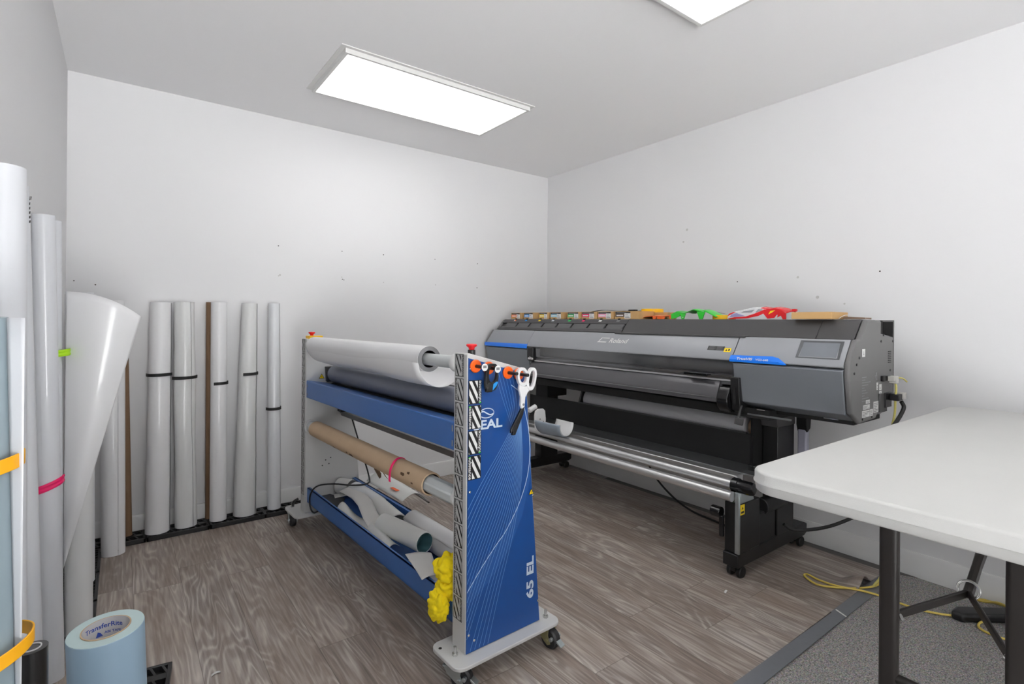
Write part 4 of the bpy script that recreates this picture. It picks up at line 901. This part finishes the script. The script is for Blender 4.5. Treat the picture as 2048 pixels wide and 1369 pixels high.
side([(-2.088, .005), (-2.13, .012), (-2.19, .015), (-2.24, .030), (-2.29, .050), (-2.345, .055), (-2.37, .047), (-2.33, .044), (-2.30, .036), (-2.26, .018), (-2.20, .006), (-2.10, .001)], 'rcred')
side([(-2.088, .018), (-2.095, .030), (-2.12, .039), (-2.135, .039), (-2.105, .026)], 'rcred'); side([(-2.10, .012), (-2.11, .026), (-2.14, .034), (-2.17, .024), (-2.19, .018), (-2.13, .013)], 'rcpurple')
side([(-2.165, .036), (-2.18, .043), (-2.24, .051), (-2.225, .037)], 'rcgrey', -.4790); side([(-2.245, .036), (-2.262, .054), (-2.285, .053), (-2.275, .045)], 'rcgrey', -.4790)
side([(-2.285, .034), (-2.29, .051), (-2.345, .0565), (-2.38, .0485), (-2.405, .030), (-2.405, .0), (-2.388, .0), (-2.378, .020), (-2.358, .024), (-2.345, .008), (-2.31, .004)], 'rcred', -.4788)
side([(-2.315, .026), (-2.325, .044), (-2.35, .047), (-2.335, .036)], 'warn', -.4798); side([(-2.36, .010), (-2.368, .046), (-2.385, .044), (-2.402, .030), (-2.402, .008), (-2.385, .022)], 'rcred', -.479)
obj('rear_peg', MB().box(-.42, -.40, -2.425, -2.405, ZT + .04, ZT + .054), 'rcred', t, world=True, bevel=.002)
t = dthing('carton', 'flat brown carton overhanging the front of the printer beside the red shell', 'carton', (-.5, -2.52, ZT))
obj('box', MB().box(-.575, -.40, -2.655, -2.475, ZT + .0008, ZT + .034), 'kbox', t, world=True, bevel=.002)
t = dthing('clipboard', 'thin brown board lying on the right end of the printer', 'board', (-.42, -2.66, ZT))
obj('board', MB().prism([(-2.665, ZT + .001), (-2.752, ZT + .001), (-2.752, ZT + .009), (-2.665, ZT + .013)], 'x', -.48, -.40), 'board', t, world=True, bevel=.001)
t = dthing('wire_loop', 'small white wire loop on the printer beside the thin brown board', 'wire', (-.50, -2.66, ZT))
obj('wire', MB().sweep(bez([(-.505, -2.655, ZT + .002), (-.50, -2.665, ZT + .012), (-.49, -2.68, ZT + .020), (-.48, -2.695, ZT + .016), (-.47, -2.70, ZT + .0145)], 18), .0014, n=6), 'wire', t, world=True)

# ------------------------------------------------------------------ folding table
t = thing('folding_table', 'white plastic folding table with brown legs at the right edge', 'table', (-.95, -3.29, 0))
TX0, TX1, TY0, TY1, TZ = -1.857, -.022, -3.63, -2.957, .866
mb = MB(); o1 = rrect(TX0, TX1, TY0, TY1, .075, 10); n = len(o1)
def ins(d, r): return rrect(TX0 + d, TX1 - d, TY0 + d, TY1 - d, r, 10)
lay_ = [(ins(.010, .066), TZ), (ins(.003, .072), TZ - .0022), (ins(0, .075), TZ - .007), (ins(0, .075), TZ - .026), (ins(-.0025, .077), TZ - .0285), (ins(-.0025, .077), TZ - .0315), (ins(.001, .074), TZ - .033), (ins(.003, .072), TZ - .052), (ins(.008, .068), TZ - .056)]
vs = [(p[0], p[1], z) for ring, z in lay_ for p in ring]
fs = [tuple(range(n))] + [(k * n + i, k * n + (i + 1) % n, (k + 1) * n + (i + 1) % n, (k + 1) * n + i) for k in range(len(lay_) - 1) for i in range(n)] + [tuple(range((len(lay_) - 1) * n, len(lay_) * n))[::-1]]
obj('tabletop', mb.add(vs, fs), 'table', t, world=True, smooth=50)
def leg_frame(x, ys, first):
    for y in ys:
        lg_ = obj('leg', MB().prism(rrect(x - .016, x + .016, y - .023, y + .023, .014), 'z', .0, TZ - .055), 'tleg', t, world=True, smooth=40)
        obj('foot_cap', MB().prism(rrect(x - .018, x + .018, y - .025, y + .025, .015), 'z', .0, .03), 'black', lg_, world=True)
    obj('crossbar', MB().cyl((x, ys[0], .275), (x, ys[1], .275), .0125, n=16), 'tleg', t, world=True)
    obj('hinge_rail', MB().cyl((x, ys[0] + .04, TZ - .068), (x, ys[1] - .04, TZ - .068), .012, n=14), 'tleg', t, world=True)
leg_frame(-1.45, (-3.155, -3.415), True); leg_frame(-.30, (-3.247, -3.46), False)
RX, RY, RZ = -1.118, -3.252, .437
def bar(a, b_, w, th):
    d = (Vector(b_) - Vector(a)); L = d.length; d.normalize(); s_ = d.cross(Vector((0, 0, 1))).normalized(); u_ = s_.cross(d)
    a = Vector(a); vs = [a + s_ * (x * th / 2) + u_ * (z * w / 2) + d * (k * L) for k in (0, 1) for x, z in ((-1, -1), (1, -1), (1, 1), (-1, 1))]
    return MB().add(vs, [(0, 1, 2, 3), (7, 6, 5, 4), (0, 4, 5, 1), (1, 5, 6, 2), (2, 6, 7, 3), (3, 7, 4, 0)])
obj('brace', bar((-1.428, -3.165, .438), (RX, RY + .004, RZ), .024, .009), 'tleg', t, world=True, bevel=.003)
obj('brace', bar((-1.428, -3.396, .438), (RX, RY - .004, RZ), .024, .009), 'tleg', t, world=True, bevel=.003)
obj('support_bar', MB().sweep([(RX, RY, RZ), (RX + .10, RY, RZ + .055), (RX + .30, RY, RZ + .16), (-.30, RY, .798)], [.014, .0135, .019, .019], n=8), 'tleg', t, world=True)
obj('locking_ring', MB().add(*(lambda vs_f: vs_f)((lambda N, Mn: ([(RX + .005 + (.026 + .004 * math.cos(2 * PI * b_ / Mn)) * math.cos(2 * PI * a / N) * .5 + .004 * math.sin(2 * PI * b_ / Mn), RY + (.026 + .004 * math.cos(2 * PI * b_ / Mn)) * math.sin(2 * PI * a / N), RZ + .012 + (.026 + .004 * math.cos(2 * PI * b_ / Mn)) * math.cos(2 * PI * a / N) * .85) for a in range(N) for b_ in range(Mn)],
     [(a * Mn + b_, ((a + 1) % N) * Mn + b_, ((a + 1) % N) * Mn + (b_ + 1) % Mn, a * Mn + (b_ + 1) % Mn) for a in range(N) for b_ in range(Mn)]))(28, 8))), 'bolt', t, world=True)
for y in (-3.178, -3.385): obj('brace_bolt', MB().cyl((-1.43, y, .438), (-1.43, y + (.016 if y > -3.3 else -.016), .430), .009, n=10), 'bolt', t, world=True)

# things under the table
t = thing('power_strip', 'black power strip lying on the carpet under the table', 'power strip', (-.22, -3.14, 0))
obj('housing', MB().prism([(-.335, -3.03), (-.27, -3.03), (-.055, -3.20), (-.06, -3.245), (-.11, -3.25), (-.34, -3.07)], 'z', .0, .036), 'black', t, world=True, bevel=.012, seg=3)
t = thing('extension_cord', 'yellow cord looped on the vinyl and running under the table to the power strip', 'cord', (-.4, -2.7, 0))
obj('cable', MB().sweep(bez([(-.20, -2.73, .011), (-.29, -2.745, .011), (-.40, -2.70, .012), (-.48, -2.63, .012), (-.51, -2.57, .011), (-.47, -2.50, .010), (-.44, -2.50, .010), (-.455, -2.56, .010), (-.46, -2.64, .016), (-.41, -2.72, .013), (-.385, -2.79, .010), (-.38, -2.86, .007), (-.37, -2.94, .007), (-.33, -3.02, .009), (-.30, -3.055, .018)], 110), .0047, n=8), 'ycord', t, world=True)
t = thing('extension_cord', 'yellow cord loop on the carpet beside the power strip by the wall', 'cord', (-.1, -3.15, 0))
obj('cable', MB().sweep(bez([(-.12, -3.18, .040), (-.075, -3.135, .03), (-.05, -3.09, .007), (-.06, -3.06, .007), (-.035, -3.08, .007), (-.03, -3.15, .007), (-.05, -3.26, .007)], 50), .0045, n=8), 'ycord', t, world=True)
t = thing('extension_cord', 'yellow cord end curling on the carpet in front of the power strip', 'cord', (-.3, -3.2, 0))
obj('cable', MB().sweep(bez([(-.255, -3.135, .018), (-.30, -3.115, .007), (-.345, -3.13, .007), (-.36, -3.18, .007), (-.34, -3.25, .007), (-.28, -3.32, .007)], 40), .0045, n=8), 'ycord', t, world=True)
for x, y, lab in ((-.93, -2.36, 'tiny white paper scrap on the vinyl in front of the printer'), (-2.90, -1.62, 'tiny white paper scrap on the vinyl near the black tray at lower left')):
    t = thing('paper_bit', lab, 'paper', (x, y, .006)); obj('bit', MB().grid(lambda i, j: (x + .03 * i, y + .010 * j + .006 * i, .0062 + .005 * math.sin(PI * i)), 6, 2), 'paper', t, world=True, solid=.0008)

# ------------------------------------------------------------------ floor trays for the rolls
def tray(label, cx, cy, rz, group):
    t = thing('floor_tray', label, 'tray', (cx, cy, .006), rz, group)
    L, Wd, h = .304, .148, .026; rim = MB()
    rim.box(-L / 2, L / 2, -Wd / 2, -Wd / 2 + .012, 0, h).box(-L / 2, L / 2, Wd / 2 - .012, Wd / 2, 0, h).box(-L / 2, -L / 2 + .012, -Wd / 2, Wd / 2, 0, h).box(L / 2 - .012, L / 2, -Wd / 2, Wd / 2, 0, h)
    obj('rim', rim, 'black', t, bevel=.0025)
    rb = MB()
    for k in range(8):
        x = -L / 2 + .03 + k * .035
        for sy in (-1, 1): rb.prism([(x - .004 + .02 * sy, sy * .014), (x + .004 + .02 * sy, sy * .014), (x + .004, sy * .066), (x - .004, sy * .066)][::sy], 'z', .006, h - .002)
    rb.box(-L / 2 + .01, L / 2 - .01, -.016, .016, .004, h - .002)
    obj('ribs', rb, 'black', t, smooth=0)
    obj('pad', MB().box(-L / 2 + .01, L / 2 - .01, -Wd / 2 + .01, Wd / 2 - .01, 0, .005), 'blackm', t, smooth=0)
    return t
GT = 'black floor trays under the rolls'
xs = [-2.27 - .3075 * k for k in range(4)]
for k, x in enumerate(xs):
    tray(('black ribbed floor tray under the thinnest roll, nearest the laminator', 'black ribbed floor tray under the flared roll and the roll to its left', 'black ribbed floor tray under the two widest rolls by the back wall', 'black ribbed floor tray in the back left corner')[k], x + (.0 if k else -.01), -.091, 0, GT)
for k, y in enumerate((-.34, -.66, -.98)):
    tray(('black floor tray against the left wall nearest the corner', 'black floor tray against the left wall, middle of three', 'black floor tray against the left wall under the big loose sheet')[k], -3.307, y, PI / 2, GT)
tray('black ribbed floor tray with its end sticking out at the lower left', -3.165, -1.540, math.radians(-8), GT)
ZR = .0325     # top of a tray

# ------------------------------------------------------------------ rolls
def roll(name, label, cat, a, b_, r0, r1, m, mi='core', wall=.006, group=None, wave=0.0, seam=0.7, steps=14, n=56, kraft=False):
    """a roll standing on a and leaning to b_: spiral outer wrap with a visible edge, hollow core"""
    t = thing(name, label, cat, a, 0, group); a = Vector(a); b_ = Vector(b_); d = (b_ - a); L = d.length; d.normalize()
    x = d.cross(Vector((0, 1, 0))).normalized(); y = d.cross(x).normalized(); mb = MB(); vs = []
    for j in range(steps + 1):
        f_ = j / steps
        for i in range(n + 1):
            th = 2 * PI * i / n; r = (r0 + (r1 - r0) * f_) * (1 - .045 * i / n)
            r *= 1 + wave * math.sin(3 * f_ * PI + 2 * th) * math.sin(PI * f_)
            c, s_ = math.cos(th + seam), math.sin(th + seam); vs.append(a + d * (L * f_) + x * (r * c) + y * (r * s_))
    mb.add(vs, [(j * (n + 1) + i, j * (n + 1) + i + 1, (j + 1) * (n + 1) + i + 1, (j + 1) * (n + 1) + i) for j in range(steps) for i in range(n)])
    k = len(vs); mb.add([vs[i] for i in range(n)], [tuple(range(n))]); mb.add([vs[steps * (n + 1) + i] for i in range(n)], [tuple(range(n))])
    obj('sheet', mb, m, t, world=True, smooth=50)
    rc = min(r0, r1) * .62
    obj('core', MB().tube(b_ - d * .05, b_ + d * .002, rc, rc * .86, n=28), mi, t, world=True)
    return t
GB = 'rolls standing along the back wall'
BK = [((-2.985, -.097, ZR), (-2.976, -.072, 1.337), .061, .053), ((-2.846, -.088, ZR), (-2.863, -.067, 1.342), .057, .053), ((-2.680, -.094, ZR), (-2.680, -.060, 1.346), .047, .045),
      ((-2.534, -.083, ZR), (-2.510, -.058, 1.345), .066, .045), ((-2.363, -.083, ZR), (-2.366, -.052, 1.349), .0405, .034)]
for (lab, m, wv, sm), (a, b_, r0, r1) in zip((('white vinyl roll near the back wall, first right of the brown tube sliver', 'film', .02, 2.9), ('creased white vinyl roll, second right of the brown tube sliver', 'film4', .06, 2.2),
        ('narrow white roll with a brown tube showing at its left edge', 'film', .01, 3.3), ('white roll flaring towards the floor, second from the laminator', 'film4', .03, 2.6), ('thinnest white roll by the back wall, nearest the laminator', 'film2', .01, 3.0)), BK):
    roll('vinyl_roll', lab, 'roll', a, b_, r0, r1, m, group=GB, wave=wv, seam=sm)
def tube_up(label, a, b_, r):
    t = thing('cardboard_tube', label, 'tube', a, 0, None); obj('tube_wall', MB().tube(a, b_, r, r * .88, n=28, mi=1), ['kraftd', 'kraftd'], t, world=True)
tube_up('brown cardboard tube peeping out at the left of the narrow white roll', (-2.724, -.036, ZR), (-2.727, -.026, 1.347), .0185)
tube_up('brown cardboard tube standing right of the big leaning roll by the corner', (-3.121, -.070, ZR), (-3.150, -.05, 1.30), .021)
roll('vinyl_roll', 'wide white roll under the loose sheet, in front of the corner tray', 'roll', (-3.1838, -.235, .006), (-3.194, -.17, 1.338), .053, .053, 'film', seam=2.0)
GL = 'rolls standing along the left wall'
roll('vinyl_roll', 'white roll in the back left corner behind the loose sheet', 'roll', (-3.305, -.36, ZR), (-3.296, -.36, 1.362), .042, .040, 'film', group=GL)
roll('vinyl_roll', 'white roll between the loose sheet and the wide roll, near the left wall', 'roll', (-3.291, -.59, ZR), (-3.298, -.585, 1.362), .045, .040, 'film2', group=GL)
rf = roll('vinyl_roll', 'grey-white roll at the left with a big sheet hanging loose from its top', 'roll', (-3.281, -1.075, ZR), (-3.288, -1.04, 1.335), .044, .046, 'film4', group=GL)
def flap(i, j):
    # i: from the roll outwards, j: 0 top .. 1 bottom
    x = -3.326 + .232 * (1 - j) * i
    y = -1.100 - .058 * (1 - j) ** .7 * math.sin(PI * .86 * i) - .012 * i
    return (x, y, (1.344 - .004 * i - .088 * i ** 2.2) * (1 - j) + .30 * j)
obj('loose_sheet', MB().grid(flap, 36, 40), 'film', rf, world=True, solid=.0012, smooth=70)
# nearer rolls on the left
rc_ = roll('vinyl_roll', 'white roll behind the pink banded one, with a lime snap band', 'roll', (-3.352, -1.10, ZR), (-3.365, -1.12, 1.602), .029, .029, 'film5', group=GL)
roll('vinyl_roll', 'white roll at the left with a pink snap band round it', 'roll', (-3.338, -1.31, .004), (-3.3635, -1.40, 1.58), .033, .031, 'film5', group=GL, seam=1.2)
ra = roll('vinyl_roll', 'thin grey-white roll with black printed marks, behind the tallest roll', 'roll', (-3.344, -1.75, .004), (-3.367, -1.945, 1.566), .029, .028, 'film5', group=GL)
mk = MB()
for k in range(5): mk.quad((-3.3392, -1.953, 1.475 + .011 * k), (.35, -.93, 0), (.03, 0, 1), .012 - .001 * k, .006, 0)
mk.text('S', (-3.3390, -1.951, 1.54), (0, 0, -1), (.35, -.93, 0), h=.016, bold=.03)
obj('printed_mark', mk, 'ink', ra, world=True, smooth=0)
roll('vinyl_roll', 'tallest white roll at the left edge of the photo', 'roll', (-3.347, -2.185, .004), (-3.359, -2.135, 1.566), .039, .036, 'film5', group=GL, seam=1.0)
rt = roll('transfer_roll', 'teal edged film roll at the far left with an amber snap band', 'roll', (-3.320, -2.52, .004), (-3.346, -2.56, 1.243), .050, .049, 'tealc', group=GL, seam=1.0)
obj('loose_edge', MB().grid(lambda i, j: (-3.298 + .022 * i * (1 - .78 * j) + .0135 * j, -2.572 - .011 * i + .02 * j, 1.243 - .72 * j), 4, 10), 'film5', rt, world=True, solid=.0012, smooth=60)
roll('vinyl_roll', 'short black vinyl roll with a white core at lower left', 'roll', (-3.300, -2.235, .004), (-3.301, -2.23, .562), .0275, .0275, 'blackv', group=GL)
# transfer paper roll, its open end facing up
t = thing('transfer_roll', 'fat pale blue transfer paper roll with a printed white core at lower left', 'roll', (-3.165, -2.015, .004))
EA, EB = Vector((-3.165, -2.015, .004)), Vector((-3.182, -2.030, .466)); ED = (EB - EA).normalized()
obj('paper', MB().tube(EA, EB, .079, .049, n=64), 'ttape', t, world=True, bevel=.001)
obj('end_face', MB().tube(EB - ED * .001, EB + ED * .0012, .0782, .0515, n=64), 'ttop', t, world=True, smooth=30)
cr_ = obj('core', MB().tube(EB - ED * .19, EB + ED * .003, .0512, .0482, n=48, m=0, mi=1), ['kraft', 'core'], t, world=True)
obj('core_floor', MB().cyl(EB - ED * .20, EB - ED * .19, .048, n=32), 'kraftd', cr_, world=True)
def core_pt(a, z, r=.0478): return (EB.x + .0369 * (.466 - z) + r * math.sin(a), EB.y + .0325 * (.466 - z) + r * math.cos(a), z)
def core_text(body, z, a0, h, m):
    vs, fs, x0, x1, y0, y1 = text_geo(body, .02); k = h / (y1 - y0)
    return obj('core_print', MB().add([core_pt(a0 + (v.x - x0) * k / .0478, z + (v.y - y0) * k) for v in vs], fs), m, cr_, world=True, smooth=0)
core_text('TransferRite', .4465, -1.05, .0125, 'printb'); core_text('TransferRite', .408, -.55, .0125, 'printb'); core_text('ABI TAPE', .431, -.12, .0065, 'printb')
obj('core_mark', MB().add([core_pt(a, z) for a, z in ((-.50, .427), (-.18, .427), (-.28, .436), (-.40, .440))], [(0, 1, 2, 3)]), 'printb', cr_, world=True, smooth=0)

# snap bands on the rolls
up = (0, 0, 1)
def band_on(label, c, r, deg0, deg1, m, h=.013, tilt=0.0, lump=0, th=.002, name='snap_band', group=None):
    # angles: 0 deg faces -x, 90 deg faces +y for a vertical roll (axis +z)
    return slap(name, label, c, up, r, math.radians(deg0), math.radians(deg1), h, th, m, lump, tilt, group)
BG = 'black snap bands on the back wall rolls'
A0, A1 = -45, 175
def lerp(a, b_, z): f_ = (z - a[2]) / (b_[2] - a[2]); return (a[0] + (b_[0] - a[0]) * f_, a[1] + (b_[1] - a[1]) * f_, z)
for (lab, z, d0, d1), (a, b_, r0, r1) in zip((('black snap band on the wide white roll right of the brown tube', .926, 165, 330), ('black snap band on the creased white roll', .902, 195, 365),
        ('black snap band on the narrow white roll beside the brown tube', .857, 235, 395), ('black snap band on the flaring white roll', .905, 235, 395), ('black snap band on the thinnest white roll, lowest of the five', .673, 165, 385)), BK):
    c = lerp(a, b_, z); f_ = (z - a[2]) / (b_[2] - a[2])
    band_on(lab, c, (r0 + (r1 - r0) * f_) * 1.035 + .0015, d0, d1, 'slapb', .0175, .03, 0, .0022, group=BG)
band_on('bright pink snap band on a white roll by the left wall', (-3.3488, -1.349, .683), .0355, 190, 385, 'magenta', .026, .40, 1, .0022)
band_on('lime green snap band on the roll behind the pink banded one', (-3.351, -1.120, 1.112), .0395, 230, 400, 'green', .025, .12, 1, .0022)
band_on('amber snap band round the teal film roll at the far left', (-3.336, -2.552, 1.010), .0555, 150, 420, 'slapy', .022, .22, 0, .0026)
band_on('lower amber snap band on the teal roll, above the black roll', (-3.3305, -2.543, .713), .0620, 150, 420, 'slapy', .022, .30, 0, .0026)

# ------------------------------------------------------------------ camera, world
SKY, LOW_FILL = 2.6, 38.0
cam = bpy.data.cameras.new('camera'); co = bpy.data.objects.new('camera', cam); COL.objects.link(co)
Fv = Vector((.59882, .80088, 0)).normalized(); Rv0 = Fv.cross(Vector((0, 0, 1))); ROLL = 0.00825
Rv = Rv0 * math.cos(ROLL) + Vector((0, 0, 1)) * math.sin(ROLL); Uv = Vector((0, 0, 1)) * math.cos(ROLL) - Rv0 * math.sin(ROLL)
co.matrix_world = Matrix((( Rv.x, Uv.x, -Fv.x, -3.1563), (Rv.y, Uv.y, -Fv.y, -3.6834), (Rv.z, Uv.z, -Fv.z, 1.2432), (0, 0, 0, 1)))
cam.sensor_fit = 'HORIZONTAL'; cam.sensor_width = 36; cam.lens = 36 * 1044.444 / 2048; cam.shift_y = -(684.5 - 644.126) / 2048
cam.clip_start = .02
SC.camera = co
wd = bpy.data.worlds.new('fill_world'); SC.world = wd; wd.use_nodes = True
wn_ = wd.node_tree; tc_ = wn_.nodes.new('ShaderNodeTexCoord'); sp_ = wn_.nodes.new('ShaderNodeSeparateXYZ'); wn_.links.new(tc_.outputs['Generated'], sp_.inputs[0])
# fill through open front end: sky above, added glow below brightens the ceiling
rp_ = wn_.nodes.new('ShaderNodeValToRGB'); rp_.color_ramp.elements[0].position = .44; rp_.color_ramp.elements[0].color = (LOW_FILL, LOW_FILL, LOW_FILL, 1)
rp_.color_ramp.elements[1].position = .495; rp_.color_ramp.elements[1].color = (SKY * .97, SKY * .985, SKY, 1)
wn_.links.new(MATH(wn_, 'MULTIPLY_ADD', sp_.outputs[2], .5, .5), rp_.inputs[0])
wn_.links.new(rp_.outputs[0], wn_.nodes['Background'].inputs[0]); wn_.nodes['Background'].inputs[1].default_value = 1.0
vs_ = SC.view_settings; vs_.view_transform = 'Standard'; vs_.look = 'None'; vs_.gamma = 1; vs_.use_curve_mapping = False; vs_.exposure = -0.67
SC.cycles.use_denoising = True
SC.cycles.max_bounces = 10; SC.cycles.diffuse_bounces = 8; SC.cycles.transparent_max_bounces = 12
